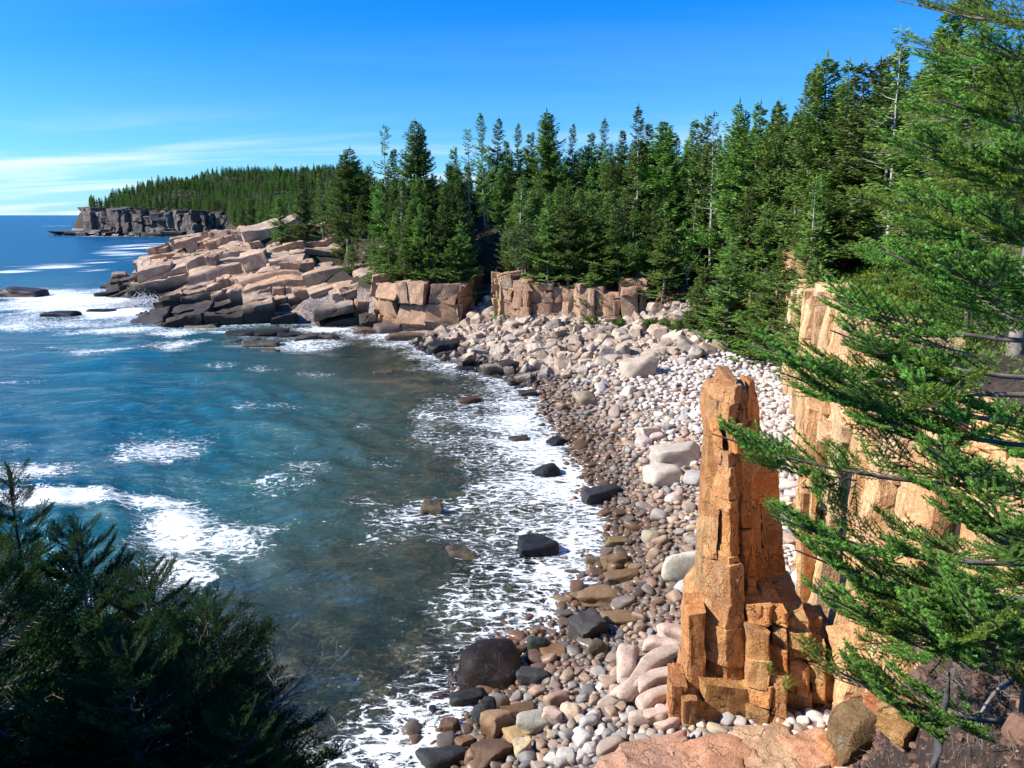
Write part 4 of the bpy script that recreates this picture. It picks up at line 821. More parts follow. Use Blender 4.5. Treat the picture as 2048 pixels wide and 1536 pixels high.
# ---- fields of stones
BOULD = [(o.location.x, o.location.y, max(o.dimensions.x, o.dimensions.y)*.42) for o in COL.objects if o.get('category') == 'boulder']
STACKFP = [(6.2, 21.9), (6.2, 25), (9.4, 25.5), (11.2, 23.8), (10.8, 21.5)]
def in_view(x, y, z, m=60): px, py, zc = project(x, y, z); return (zc > 1) & (px > -m) & (px < 2048+m) & (py < 1536+m) & (py > -m)
class Darts:
    def __init__(s, cell): s.c = cell; s.g = {}
    def ok(s, x, y, r, f=.86):
        i, j = int(x//s.c), int(y//s.c)
        for a in range(i-1, i+2):
            for b in range(j-1, j+2):
                for (u, v, q) in s.g.get((a, b), ()):
                    if (u-x)**2+(v-y)**2 < ((q+r)*f)**2: return False
        return True
    def add(s, x, y, r): s.g.setdefault((int(x//s.c), int(y//s.c)), []).append((x, y, r))
def scatter(region, sizes, rg, f=.86, cell=1.6):
    """sizes: list of (r, tries); region(x,y)->mask, density limit"""
    D = Darts(cell); out = []
    for (r0, r1, tries, reg) in sizes:
        (xa, xb, ya, yb) = region['box']; x = rg.uniform(xa, xb, tries); y = rg.uniform(ya, yb, tries); r = rg.uniform(r0, r1, tries)
        ok = region['fn'](x, y) & reg(x, y)
        for X_, Y_, R_ in zip(x[ok], y[ok], r[ok]):
            if D.ok(X_, Y_, R_, f): D.add(X_, Y_, R_); out.append((X_, Y_, R_))
    return np.array(out)
def land_mask(x, y):
    d = sd_poly(x, y, BEACH); df = sd_poly(x, y, FOREST); dn = sd_poly(x, y, NEAR); ds = sd_poly(x, y, STACKFP)
    ok = (df < .2) & (dn < -.1) & (ds < 0)
    z = ground(x, y); ok &= in_view(x, y, z)
    for bx, by, br in BOULD: ok &= ((x-bx)**2+(y-by)**2 > (br*.85)**2)
    return ok, d
tal_line = lambda x, y: y - .06*(x-8)            # talus behind this line
def cob_region(x, y):
    ok, d = land_mask(x, y); t = tal_line(x, y)+1.5*fbm(P3(x/5, y/5), 2, 8)
    return ok & (d > -2.2) & (t < 80.5) & (y > 15)
anyw = lambda x, y: np.ones(x.shape, bool)
rg = np.random.default_rng(9)
t1 = time.time()
cob = scatter({'box': (-6, 34, 17, 90), 'fn': cob_region}, [
    (.50, .75, 160, lambda x, y: (rg.random(x.shape) < .35) & (y > 36)), (.32, .44, 2600, lambda x, y: rg.random(x.shape) < np.where(y < 34, .16, .5)), (.20, .32, 26000, lambda x, y: rg.random(x.shape) < np.where(y < 32, .22, .8)), (.13, .20, 90000, lambda x, y: y < 62),
    (.075, .13, 90000, lambda x, y: y < 36)], rg, .84)
print('cobbles', len(cob), round(time.time()-t1, 1))
def place_stones(P, libs, rg, cols, flat, mname_obj, mname_attr, kind, labelf, group, cat, sink, nind=300, tiltv=.3, small=None):
    """libs: (near lib, mid lib, far lib). returns nothing; the largest nind in the picture become objects"""
    x, y, r = P.T; z = ground(x, y); _, _, zc = project(x, y, z); app = r/zc; order = np.argsort(-app)
    lab_n = {}
    big = order[:nind]; rest = order[nind:]
    for k in big:
        i = int(rg.integers(len(libs[0]))); me = stone_mesh(kind, i, libs[0], mname_obj, 40 if cat == 'rock' else None)
        S = np.array([r[k]*rg.uniform(1.0, 1.45), r[k]*rg.uniform(.85, 1.1), r[k]*rg.uniform(*flat)]); c = cols(x[k], y[k], z[k], rg)
        o = bpy.data.objects.new(kind, me); COL.objects.link(o); o.scale = S; o.rotation_euler = (rg.normal()*tiltv, rg.normal()*tiltv, rg.uniform(0, 6.28))
        o.location = (x[k], y[k], z[k]+S[2]*sink); o.color = (*c[0], 1)
        lab, gp = labelf(x[k], y[k], z[k], r[k], c[1]); tag(o, lab, cat, gp)
    Vs, Qs, Cs, off = [], [], [], 0
    for k in rest:
        lib = libs[1] if app[k]*F/2 > 2.6 else libs[2]
        V, Q = lib[int(rg.integers(len(lib)))]; S = np.array([r[k]*rg.uniform(1.0, 1.45), r[k]*rg.uniform(.85, 1.1), r[k]*rg.uniform(*flat)])
        V = (V*S)@rand_rot(rg, tiltv).T+np.array([x[k], y[k], z[k]+S[2]*sink]); Vs.append(V); Qs.append(Q+off); off += len(V)
        Cs.append(np.broadcast_to(cols(x[k], y[k], z[k], rg)[0], (len(V), 3)))
    if Vs:
        V = np.concatenate(Vs); Q = np.concatenate(Qs); return mesh_from(small, V, Q, col=np.concatenate(Cs), sharp=40 if cat == 'rock' else None)
def cob_col(x, y, z, rg):
    h = z + .25*rg.normal()
    pale = float(sstep(1.0, 2.3, h))
    t = rg.random()
    dry = [((.60, .545, .49), 'grey'), ((.66, .59, .525), 'pale grey'), ((.68, .535, .46), 'pinkish'), ((.70, .60, .46), 'cream'), ((.48, .43, .39), 'grey')]
    wetc = [((.42, .29, .21), 'red-brown'), ((.36, .29, .23), 'brown'), ((.40, .37, .33), 'dull grey'), ((.47, .37, .25), 'tan'), ((.26, .25, .24), 'dark grey')]
    a = dry[int(rg.choice(5, p=[.3, .3, .22, .08, .10]))]; b = wetc[int(rg.choice(5, p=[.3, .25, .18, .17, .10]))]
    c = a if rg.random() < pale else b; v = 1+rg.normal()*.10
    return tuple(np.clip(np.array(c[0])*v, .05, .78)), c[1]
PREP = (' in ', ' at ', ' on ', ' under ', ' below ', ' beside ', ' between ', ' left ', ' right ', ' leaning', ' lying', ' touching', ' resting', ' against', ' where', ' with', ' cut ', ' farthest', ' ringed', ' awash', ' above', ' off ', ' next', ' before', ' close', ' mirroring', ' nearest', ' half', ' set ', ' behind', ' alone', ' lodged', ' showing', ' number', ' worn', ' to the ')
def short(l):
    k = min([l.find(p) for p in PREP if p in l and l.find(p) > 8] or [len(l)]); return l[:k].rstrip(',')
MARKS = []
for o_ in COL.objects:
    if o_.get('category') == 'boulder':
        q_ = project(*o_.location)
        if -20 < q_[0] < 1640 and 640 < q_[1] < 1560: MARKS.append((q_[0], q_[1], short(o_['label'])))
_c = {}
for m_ in MARKS: _c[m_[2]] = _c.get(m_[2], 0)+1
MARKS = [m_ for m_ in MARKS if _c[m_[2]] == 1]
MARKS += [(1475, 1050, 'orange pillar'), (1475, 1350, 'pillar footing'), (850, 620, 'square cliff'), (965, 600, 'dark gully'), (1070, 610, 'left half of the wooded cliff'), (1210, 630, 'right half of the wooded cliff'), (1450, 640, 'stacked-block pinnacle'), (1590, 660, 'tall orange rib'), (1370, 660, 'green shrubs at the slope foot')]
def near_mark(px, py):
    m_ = min(MARKS, key=lambda q: (q[0]-px)**2+((q[1]-py)*1.3)**2); dx, dy = px-m_[0], py-m_[1]
    side = ('right of' if dx > 0 else 'left of') if abs(dx) > abs(dy)*1.1 else ('in front of' if dy > 0 else 'behind'); return f'{side} the {m_[2]}'
def cob_label(x, y, z, r, cn):
    px, py, zc = project(x, y, z)
    zone = ('half in the foam' if z < .25 else 'at the wet edge of the beach' if z < 1.0 else 'left of the pillar' if (y < 34 and x < 6.5) else 'beyond the pillar towards the rock wall' if x > 9 else 'on the dry beach beyond the pillar')
    if y < 23 : zone = 'on the lowest pebbles near the bottom edge'
    sz = 'large' if r > .5 else 'middling' if r > .33 else 'fist-like small'
    s = f'{cn} rounded cobble {near_mark(px, py)}'; return s, 'rounded cobbles of the beach'
me = place_stones(cob, (ROUND7, ROUND4, ROUND3), rg, cob_col, (.5, .85), M_cob, M_cob_a, 'cobble', cob_label, None, 'cobble', .45, 300, .25, 'beach_cobbles')
o = link('beach_cobbles', me, M_cob_a, kind='stuff'); o['label'] = 'pale rounded beach cobbles packed over the whole cove shore'; o['category'] = 'cobbles'
def tal_region(x, y):
    ok, d = land_mask(x, y); t = tal_line(x, y)+1.5*fbm(P3(x/5, y/5), 2, 8); rec = (x > 19) & (y > 97)
    gul = (np.abs(x+3.6) < 2.8) & (y > 100) & (y < 131)
    return (ok & (d > -1.5) & (t > 79) & ~rec & (y < 110)) | (gul & (sd_poly(x, y, FOREST) < .5))
t1 = time.time()
tal = scatter({'box': (-16, 34, 72, 132), 'fn': tal_region}, [(.8, 1.15, 260, lambda x, y: rg.random(x.shape) < .3), (.5, .9, 3000, lambda x, y: rg.random(x.shape) < .5), (.32, .5, 16000, anyw), (.20, .32, 26000, anyw)], rg, .74, 3.5)
print('talus', len(tal), round(time.time()-t1, 1))
def tal_col(x, y, z, rg):
    c = [((1.0, 1.0, 1.0), 'pink-tan'), ((1.15, 1.2, 1.25), 'pale'), ((.80, .78, .78), 'brown'), ((.85, .95, 1.05), 'grey')][int(rg.choice(4, p=[.4, .25, .2, .15]))]; v = 1+rg.normal()*.1
    return tuple(np.array(c[0])*v), c[1]
def tal_label(x, y, z, r, cn):
    zone = 'in the shaded gully between the cliffs' if (x < 0 and y > 106) else 'by the water at the seaward end of the talus' if x < 0 else 'in the talus below the wooded cliff' if x < 14 else 'at the back of the beach below the trees'
    sz = 'big' if r > 1.0 else 'medium' if r > .7 else 'small'; px, py, _ = project(x, y, z); s = f'{cn} angular rock {near_mark(px, py)}'; return s, 'angular rocks of the talus slope'
me = place_stones(tal, (ANG7, ANG4, ANG4), rg, tal_col, (.5, 1.0), M_talus, M_talus_a, 'angular_rock', tal_label, None, 'rock', .5, 300, .45, 'talus_rocks')
o = link('talus_rocks', me, M_talus_a, kind='stuff'); o['label'] = 'small angular rocks filling the gaps of the talus slope'; o['category'] = 'rocks'
# rubble on the near slope
STONES = [o for o in COL.objects if o.get('category') in ('cobble', 'rock')]
def rub_region(x, y):
    return (sd_poly(x, y, NEAR) > .4) & (x > 2.5) & in_view(x, y, ground(x, y), 10)
rub = scatter({'box': (2.5, 13, 4, 18), 'fn': rub_region}, [(.10, .24, 420, lambda x, y: rg.random(x.shape) < .5), (.03, .08, 9000, anyw), (.012, .03, 30000, lambda x, y: y < 12)], rg, .9, .5)
me = place_stones(rub, (ANG4, ANG4, ANG4), rg, lambda x, y, z, g: (tuple(np.array((.15, .085, .06))*(1+g.normal()*.35)), 'x'), (.4, .9), M_talus, M_cob_a, 'x', None, None, 'rock', .3, 0, .4, 'slope_rubble')
o = link('slope_rubble', me, M_cob_a, kind='stuff'); o['label'] = 'broken rusty stones littering the near slope'; o['category'] = 'rubble'
print('stones', round(time.time()-T0, 1))
# ------------------------------------------------------------------ plants
def tube(pts, rad, k=5):
    pts = np.asarray(pts, float); n = len(pts); rad = np.broadcast_to(rad, n)
    t = np.gradient(pts, axis=0); t /= np.linalg.norm(t, axis=1)[:, None]+1e-9
    up = np.where(np.abs(t[:, 2:3]) > .9, np.array([[1., 0, 0]]), np.array([[0, 0, 1.]])); a = np.cross(t, up); a /= np.linalg.norm(a, axis=1)[:, None]; b = np.cross(t, a)
    th = np.arange(k)*2*math.pi/k
    V = pts[:, None]+rad[:, None, None]*(a[:, None]*np.cos(th)[None, :, None]+b[:, None]*np.sin(th)[None, :, None])
    i = np.arange(n*k).reshape(n, k); nx = np.roll(i, -1, 1)
    return V.reshape(-1, 3), np.stack([i[:-1], nx[:-1], nx[1:], i[1:]], -1).reshape(-1, 4)
def tubes(list_, k=4):
    Vs, Qs, off = [], [], 0
    for p, r in list_:
        V, Q = tube(p, r, k); Vs.append(V); Qs.append(Q+off); off += len(V)
    return np.concatenate(Vs), np.concatenate(Qs)
def sprigs(P0, D, L, W, rg, k=3, flat=.6):
    """many little pointed double pyramids: base P0, unit dir D, length L, radius W"""
    n = len(P0); D = D/np.linalg.norm(D, axis=1)[:, None]
    up = np.tile([0, 0, 1.], (n, 1)); A = np.cross(D, up); A /= np.linalg.norm(A, axis=1)[:, None]+1e-9; B = np.cross(A, D)
    V = np.empty((n, k+2, 3)); V[:, 0] = P0; V[:, 1] = P0+D*L[:, None]; mid = P0+D*(L*.42)[:, None]; ph = rg.uniform(0, 6.28, n)
    for j in range(k):
        an = ph+j*2*math.pi/k; jw = W*rg.uniform(.7, 1.3, n)
        V[:, 2+j] = mid+A*(np.cos(an)*jw)[:, None]+B*(np.sin(an)*jw*flat)[:, None]
    F_ = []
    for j in range(k): a, b = 2+j, 2+(j+1) % k; F_ += [(0, b, a), (1, a, b)]
    F_ = np.array(F_); T = (np.arange(n)[:, None, None]*(k+2)+F_[None]).reshape(-1, 3)
    return V.reshape(-1, 3), T
def crown_mid(rg, h, Rm, z0=.10, dens=1.0, pw=.8, twin=0, gap=.0, deadlow=0.0, droop=.25):
    P0, D, L, W, C = [], [], [], [], []; wood = []
    tops = [(0, 0, h)]
    for q in range(twin): tops.append((rg.normal()*.7, rg.normal()*.7, h*rg.uniform(.86, .97)))
    for ti, (tx, ty, th) in enumerate(tops):
        z = z0*th if ti == 0 else th*.62
        while z < th-.15:
            t = z/th; nb = int(rg.integers(4, 7)*dens+.5)
            gapf = gap*max(0, fbm(np.array([[z*1.3, ti*9., 3.]]), 2, 4)[0])*2
            for q in range(nb):
                az = rg.uniform(0, 6.28); Lb = (Rm*(1-t)**pw*rg.uniform(.55, 1.15)+.18)*(1-min(.8, gapf)); 
                if ti: Lb *= .8
                zb = z+rg.normal()*.1; dx, dy = math.cos(az), math.sin(az); dr = droop*rg.uniform(.4, 1.4)*(1.2-t)-.35*t
                nt = max(3, int(Lb/.145)); s = (np.arange(nt)+.6)/nt
                cx = tx*t+dx*Lb*s; cy = ty*t+dy*Lb*s; cz = zb-dr*Lb*s+.30*Lb*s*s
                dead = rg.random() < deadlow*(1-t)*1.6
                if rg.random() < (.35 if dead else .12): wood.append((np.array([[tx*t, ty*t, zb], [cx[nt//2], cy[nt//2], cz[nt//2]], [cx[-1], cy[-1], cz[-1]]]), np.array([.03, .02, .008])))
                if dead: continue
                for side in (-1, 1):
                    m_ = s > (.10 if t > .3 else .25); k = m_.sum()
                    if not k: continue
                    sa = az+side*rg.uniform(.5, 1.2, k); ll = (.20+.34*np.clip(Lb/2, .3, 1)*(1.15-s[m_]))*rg.uniform(.7, 1.3, k)
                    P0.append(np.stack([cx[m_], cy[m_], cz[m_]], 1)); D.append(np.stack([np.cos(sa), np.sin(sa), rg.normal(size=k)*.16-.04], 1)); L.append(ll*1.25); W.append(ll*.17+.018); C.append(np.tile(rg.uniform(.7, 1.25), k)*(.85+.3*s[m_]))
                P0.append(np.array([[cx[-1]-dx*.1, cy[-1]-dy*.1, cz[-1]]])); D.append(np.array([[dx, dy, .25]])); L.append(np.array([.38])); W.append(np.array([.07])); C.append(np.array([1.2]))
            z += rg.uniform(.16, .30)
        P0.append(np.array([[tx, ty, th-.3]])); D.append(np.array([[.02, .01, 1.]])); L.append(np.array([.75])); W.append(np.array([.08])); C.append(np.array([1.]))
        if ti: wood.append((np.array([[tx*.3, ty*.3, th*.5], [tx, ty, th]]), np.array([.08, .02])))
    P0, D, L, W, C = map(np.concatenate, (P0, D, L, W, C)); V, T = sprigs(P0, D, L, W, rg)
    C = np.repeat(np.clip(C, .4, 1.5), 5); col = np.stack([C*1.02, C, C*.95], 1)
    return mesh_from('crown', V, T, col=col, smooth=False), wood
def trunk_mesh(h, r, rg, wood):
    zs = np.linspace(-1.2, h*.97, 9); p = np.stack([rg.normal(size=9)*.03*h/12, rg.normal(size=9)*.03*h/12, zs], 1)
    V, Q = tubes([(p, r*(1-np.linspace(0, 1, 9)*.93))], 7)
    if wood: V2, Q2 = tubes(wood, 3); Q = np.concatenate([Q, Q2+len(V)]); V = np.concatenate([V, V2])
    return mesh_from('trunk', V, Q)
def leaf_crown(rg, h, Rm, n, size, z0=.3, lobes=9):
    cs = np.stack([rg.normal(size=lobes)*Rm*.45, rg.normal(size=lobes)*Rm*.45, rg.uniform(z0+.1, .92, lobes)*h], 1); rr = rg.uniform(.3, .6, lobes)*Rm
    k = rg.integers(0, lobes, n); d = rg.normal(size=(n, 3)); d /= np.linalg.norm(d, axis=1)[:, None]; rad = rr[k]*rg.uniform(.35, 1.05, n)**.6
    P = cs[k]+d*rad[:, None]*np.array([1, 1, .8]); P += .15*vec3noise(P*1.5, 2, 2)
    V, T = leaves(P, size, rg); cc = np.clip(.75+.35*fbm(P*1.2, 2, 9)+rg.normal(size=n)*.12, .4, 1.5); C = np.repeat(cc, 4)
    wood = [(np.array([[0, 0, h*.25], [c[0]*.5, c[1]*.5, (h*.3+c[2])/2], list(c)]), np.array([.06, .04, .015])*h/7) for c in cs]
    return mesh_from('crown', V, T, col=np.stack([C, C, C*.9], 1), smooth=False), wood
def leaves(P, size, rg, up=.35):
    n = len(P); a = rg.normal(size=(n, 3)); a /= np.linalg.norm(a, axis=1)[:, None]; b = rg.normal(size=(n, 3)); b[:, 2] *= up; b = np.cross(a, b); b /= np.linalg.norm(b, axis=1)[:, None]+1e-9
    s = (size*rg.uniform(.6, 1.3, n))[:, None]
    V = np.stack([P-a*s, P+b*s*.45, P+a*s, P-b*s*.45], 1).reshape(-1, 3); return V, np.arange(4*n).reshape(n, 4)
rt = np.random.default_rng(77)
KINDS = {}
def addk(k, h, m, crown, tr, trm=M_bark): crown.materials.append(m); tr.materials.append(trm); KINDS.setdefault(k, []).append((h, crown, tr))
for i in range(3): c, w_ = crown_mid(rt, 12, 3.5, .05, 1.25, .98, gap=.5, droop=.22); addk('dense', 12, M_needle, c, trunk_mesh(12, .20, rt, w_))
for i in range(3): c, w_ = crown_mid(rt, 14, 3.0, .14, 1.0, .88, gap=.9, deadlow=.4); addk('spire', 14, M_needle, c, trunk_mesh(14, .20, rt, w_), [M_bark, M_paleb, M_bark][i])
for i in range(2): c, w_ = crown_mid(rt, 14, 3.9, .08, 1.1, .85, twin=2, gap=.6, droop=.15); addk('broad', 14, M_needle, c, trunk_mesh(14, .26, rt, w_))
for i in range(1): c, w_ = crown_mid(rt, 13, 2.4, .30, .55, .6, gap=1.3, deadlow=1.0); addk('thin', 13, M_needle, c, trunk_mesh(13, .19, rt, w_), M_paleb)
for i in range(2): c, w_ = crown_mid(rt, 6, 2.2, .03, 1.4, 1.0, gap=.4, droop=.1); addk('young', 6, M_needle, c, trunk_mesh(6, .11, rt, w_))
for i in range(2): c, w_ = leaf_crown(rt, 8, 2.6, 3800, .17, .3, 13); addk('leafy', 8, M_leaf, c, trunk_mesh(7, .12, rt, w_), M_paleb)
c, w_ = leaf_crown(rt, 7, 2.3, 3600, .15, .25, 13); addk('pale', 7, M_leafpale, c, trunk_mesh(6, .11, rt, w_), M_paleb)
print('tree kinds', round(time.time()-T0, 1))
ORD = ['', 'second', 'third', 'fourth', 'fifth', 'sixth', 'seventh', 'eighth', 'ninth', 'tenth', 'eleventh', 'twelfth'] + [f'{n}th' for n in range(13, 200)]
for n_ in range(20, 199):
    if n_ % 10 in (1, 2, 3): ORD[n_-1] = f"{n_}{ {1:'st',2:'nd',3:'rd'}[n_%10] }"
def dedupe(objs, how, keyf):
    """number things that look alike from the left so that each label picks out one"""
    by = {}
    for o in objs: by.setdefault(o['label'], []).append(o)
    for lab, L in by.items():
        L.sort(key=keyf)
        if len(L) > 1:
            for i, o in enumerate(L): o['label'] = f'{lab}, {"first" if i == 0 else ORD[i]} {how}'
dedupe(STONES, 'by size', lambda o: -max(o.dimensions)/project(*o.location)[2])
for o_ in STONES: o_['label'] = o_['label'].replace(', first by size', ', largest of these').replace(' by size', ' largest')
TREES = []
def tree(kind, x, y, h, label=None, group='trees of the cove woodland', tall=None, name=None, sc=1.0):
    v = KINDS[kind][int(rt.integers(len(KINDS[kind])))]; z = float(ground(x, y)); s = h/v[0]
    nm = name or ('spruce_tree' if kind not in ('leafy', 'pale') else 'broadleaf_tree')
    root = empty(nm, (x, y, z-.15)); root.rotation_euler = (rt.normal()*.03, rt.normal()*.03, rt.uniform(0, 6.28))
    ws = s**.6*rt.uniform(.98, 1.35)*sc*(1.12 if kind in ('dense', 'young', 'broad') else 1.0); root.scale = (ws, ws, s)
    for me_, nn in ((v[2], 'trunk'), (v[1], 'crown')):
        o = bpy.data.objects.new(nn, me_); COL.objects.link(o); o.parent = root
    if label is None:
        px, py, zc = project(x, y, z+h*.6)
        adj = {'dense': 'full-crowned spruce', 'spire': 'slender gappy spruce', 'broad': 'broad many-topped spruce', 'thin': 'half-bare spruce', 'young': 'low bushy spruce', 'leafy': 'bright green leafy tree', 'pale': 'grey-green leafy tree'}[kind]
        zone = 'behind the headland' if px < 745 else 'above the square cliff' if px < 940 else 'above the dark gully' if px < 1010 else 'above the wooded cliff' if px < 1280 else 'behind the beach' if px < 1560 else 'above the rock wall'
        dist = 'front row' if y < 117 and px < 1280 or y < 88 else 'back rows'
        label = f'{adj} {zone}, {dist}'
    tag(root, label, 'tree', group); TREES.append(root); return root
# the skyline, tree by tree
SKYL = [(560, 395, 170, 'dense'), (600, 350, 165, 'dense'), (640, 345, 160, 'spire'), (688, 292, 150, 'broad'), (712, 322, 152, 'spire'), (738, 330, 150, 'dense'), (765, 250, 148, 'thin'), (785, 300, 150, 'dense'), (820, 236, 140, 'broad'), (845, 262, 142, 'dense'), (872, 345, 150, 'dense'),
        (905, 292, 146, 'dense'), (938, 258, 142, 'thin'), (968, 224, 140, 'spire'), (988, 236, 142, 'spire'), (1012, 282, 146, 'dense'), (1037, 246, 146, 'spire'), (1055, 262, 148, 'dense'), (1080, 262, 146, 'thin'), (1106, 220, 138, 'broad'), (1145, 246, 140, 'spire'), (1185, 262, 138, 'dense'), (1207, 236, 136, 'spire'), (1240, 262, 134, 'dense'),
        (1283, 212, 124, 'spire'), (1312, 250, 126, 'dense'), (1345, 214, 120, 'broad'), (1383, 212, 118, 'spire'), (1410, 236, 118, 'dense'), (1440, 200, 112, 'thin'), (1466, 187, 108, 'broad'), (1518, 204, 104, 'dense'), (1548, 214, 100, 'dense'), (1575, 196, 98, 'dense'), (1608, 142, 94, 'spire'), (1634, 98, 90, 'spire'), (1666, 98, 86, 'broad'), (1700, 118, 84, 'spire'),
        (1728, 122, 80, 'dense'), (1752, 112, 80, 'spire'), (1778, 118, 78, 'dense'), (1802, 92, 74, 'dense'), (1824, 58, 70, 'thin'), (1850, 60, 66, 'dense'), (1885, 20, 62, 'dense'), (1930, -20, 60, 'dense'), (1985, -30, 55, 'dense')]
TD = Darts(6.0)
for px, py, D, k in SKYL:
    p = at_y(px, py, D); g = float(ground(p[0], D)); h = p[2]-g
    if h < 4: D -= 15; p = at_y(px, py, D); g = float(ground(p[0], D)); h = p[2]-g
    h = min(max(h, 6), 24); TD.add(p[0], D, 1.6)
    tree(k, p[0], D, h, sc=1.05 if k == 'broad' else .95)
sk = sorted((a[0], a[1]) for a in SKYL); SKX = [a[0] for a in sk]; SKYs = [a[1] for a in sk]
def sky_py(px): # local lower envelope of the skyline
    return float(np.interp(px, [500, 560, 640, 700, 780, 870, 940, 1040, 1180, 1260, 1340, 1500, 1600, 1700, 1800, 1900, 2048], [455, 400, 352, 335, 335, 345, 300, 285, 285, 275, 255, 235, 205, 165, 135, 90, 40]))
def wood_ok(x, y): return float(sd_poly(np.array([x]), np.array([y]), FOREST)[0])
# explicit broad-leaved and front trees
for px, py, D, k, h in [(1045, 520, 108, 'pale', 7.5), (1052, 440, 112, 'pale', 8), (1190, 560, 104, 'young', 6), (1385, 350, 106, 'leafy', 9.5), (1120, 300, 126, 'leafy', 10), (830, 420, 128, 'leafy', 9), (860, 500, 118, 'young', 7), (810, 520, 118.5, 'young', 6),
                        (760, 520, 124, 'young', 5.5), (900, 540, 117, 'young', 6), (700, 490, 133, 'young', 5), (1490, 430, 84, 'leafy', 8), (1010, 540, 110, 'young', 5), (1240, 520, 104.5, 'dense', 11), (1180, 430, 107, 'dense', 12), (880, 470, 119, 'dense', 11), (1460, 480, 80, 'dense', 11),
                        (1410, 560, 90, 'young', 8), (1530, 520, 78, 'young', 8), (1560, 430, 72, 'dense', 12), (1640, 470, 60, 'young', 7), (1630, 540, 62, 'young', 5), (1470, 560, 84, 'young', 7), (1500, 620, 80, 'young', 4), (1400, 610, 93, 'young', 5.5), (1330, 520, 97, 'dense', 10)]:
    d = ray(px, py)
    x = d[0]/d[1]*D
    if wood_ok(x, D) < .5 and k != 'young': D += 2.5; x = d[0]/d[1]*D
    TD.add(x, D, 1.3); tree(k, x, D, h*rt.uniform(.95, 1.1))
n_ = 0; far_pts = []
cand = []
for _ in range(9000):
    D = rt.uniform(58, 200); px = rt.uniform(520, 2000); x = (px-1024)/F*D*cp; cand.append((D, x))
cand.sort()
for D, x in cand:
    f = wood_ok(x, D)
    if f < .8: continue
    g = float(ground(x, D)); rr = 1.25 if D < 125 else 1.9
    if not TD.ok(x, D, rr, 1.0): continue
    px, py, zc = project(x, D, g); 
    if py < 100 or px < 540: continue
    if px < 700 and D < 137: continue
    if 1668 < px and D < 64: continue
    if g < 5.5: continue
    if px > 1640 and py > 480-(px-1640)*.22: continue
    edge = f < 3
    k = rt.choice(['dense', 'spire', 'broad', 'thin', 'young', 'leafy', 'pale'], p=[.40, .20, .10, .08, .12, .06, .04] if not edge else [.42, .06, .04, .02, .36, .05, .05])
    h = {'dense': 12, 'spire': 13.5, 'broad': 12, 'thin': 12.5, 'young': 6, 'leafy': 8, 'pale': 7}[k]*rt.uniform(.8, 1.15)
    top = project(x, D, g+h)[1]; lim = sky_py(px)+rt.uniform(4, 30)
    if top < lim:
        zt = at_y(px, lim, D)[2]; h = zt-g
        if h < 5: continue
    TD.add(x, D, rr)
    if n_ < 225: tree(str(k), x, D, h); n_ += 1
    else: far_pts.append((x, D, g, h))
print('trees', len(TREES), 'more', len(far_pts))
dedupe(TREES, 'from the left', lambda o: project(o.location.x, o.location.y, o.location.z)[0])
# the farther wood as one mass of small trees
def far_tree(rg, h):
    V, T, off = [], [], 0; n = 6
    for q in range(n):
        t = q/n; zt = h*(.22+.78*(t+1.0/n)); zb = h*(.12+.78*t); r = .20*h*(1-t)**.85+.1; k = 7; an = np.arange(k)*6.283/k+rg.uniform(0, 6); rr = r*rg.uniform(.55, 1.25, k)
        ring = np.stack([np.cos(an)*rr, np.sin(an)*rr, zb+rg.normal(size=k)*.05*h], 1); V.append(np.concatenate([ring, [[rg.normal()*.02*h, rg.normal()*.02*h, zt]]])); T += [(off+j, off+(j+1) % k, off+k) for j in range(k)]; off += k+1
    return np.concatenate(V), np.array(T)
FT = [far_tree(rt, 1.0) for _ in range(8)]
def mass(name, pts, label):
    Vs, Ts, Cs, off = [], [], [], 0
    for x, y, z, h in pts:
        V, T = FT[int(rt.integers(8))]; a = rt.uniform(0, 6.28); V = (V*np.array([h*rt.uniform(.85, 1.35)]*2+[h]))@rotz(a).T+np.array([x, y, z-.3]); Vs.append(V); Ts.append(T+off); off += len(V)
        v = rt.uniform(.6, 1.25); Cs.append(np.tile([v*.95, v, v], (len(V), 1)))
    o = link(name, mesh_from(name, np.concatenate(Vs), np.concatenate(Ts), col=np.concatenate(Cs), smooth=False), M_needle, kind='stuff'); o['label'] = label; o['category'] = 'wood'; return o
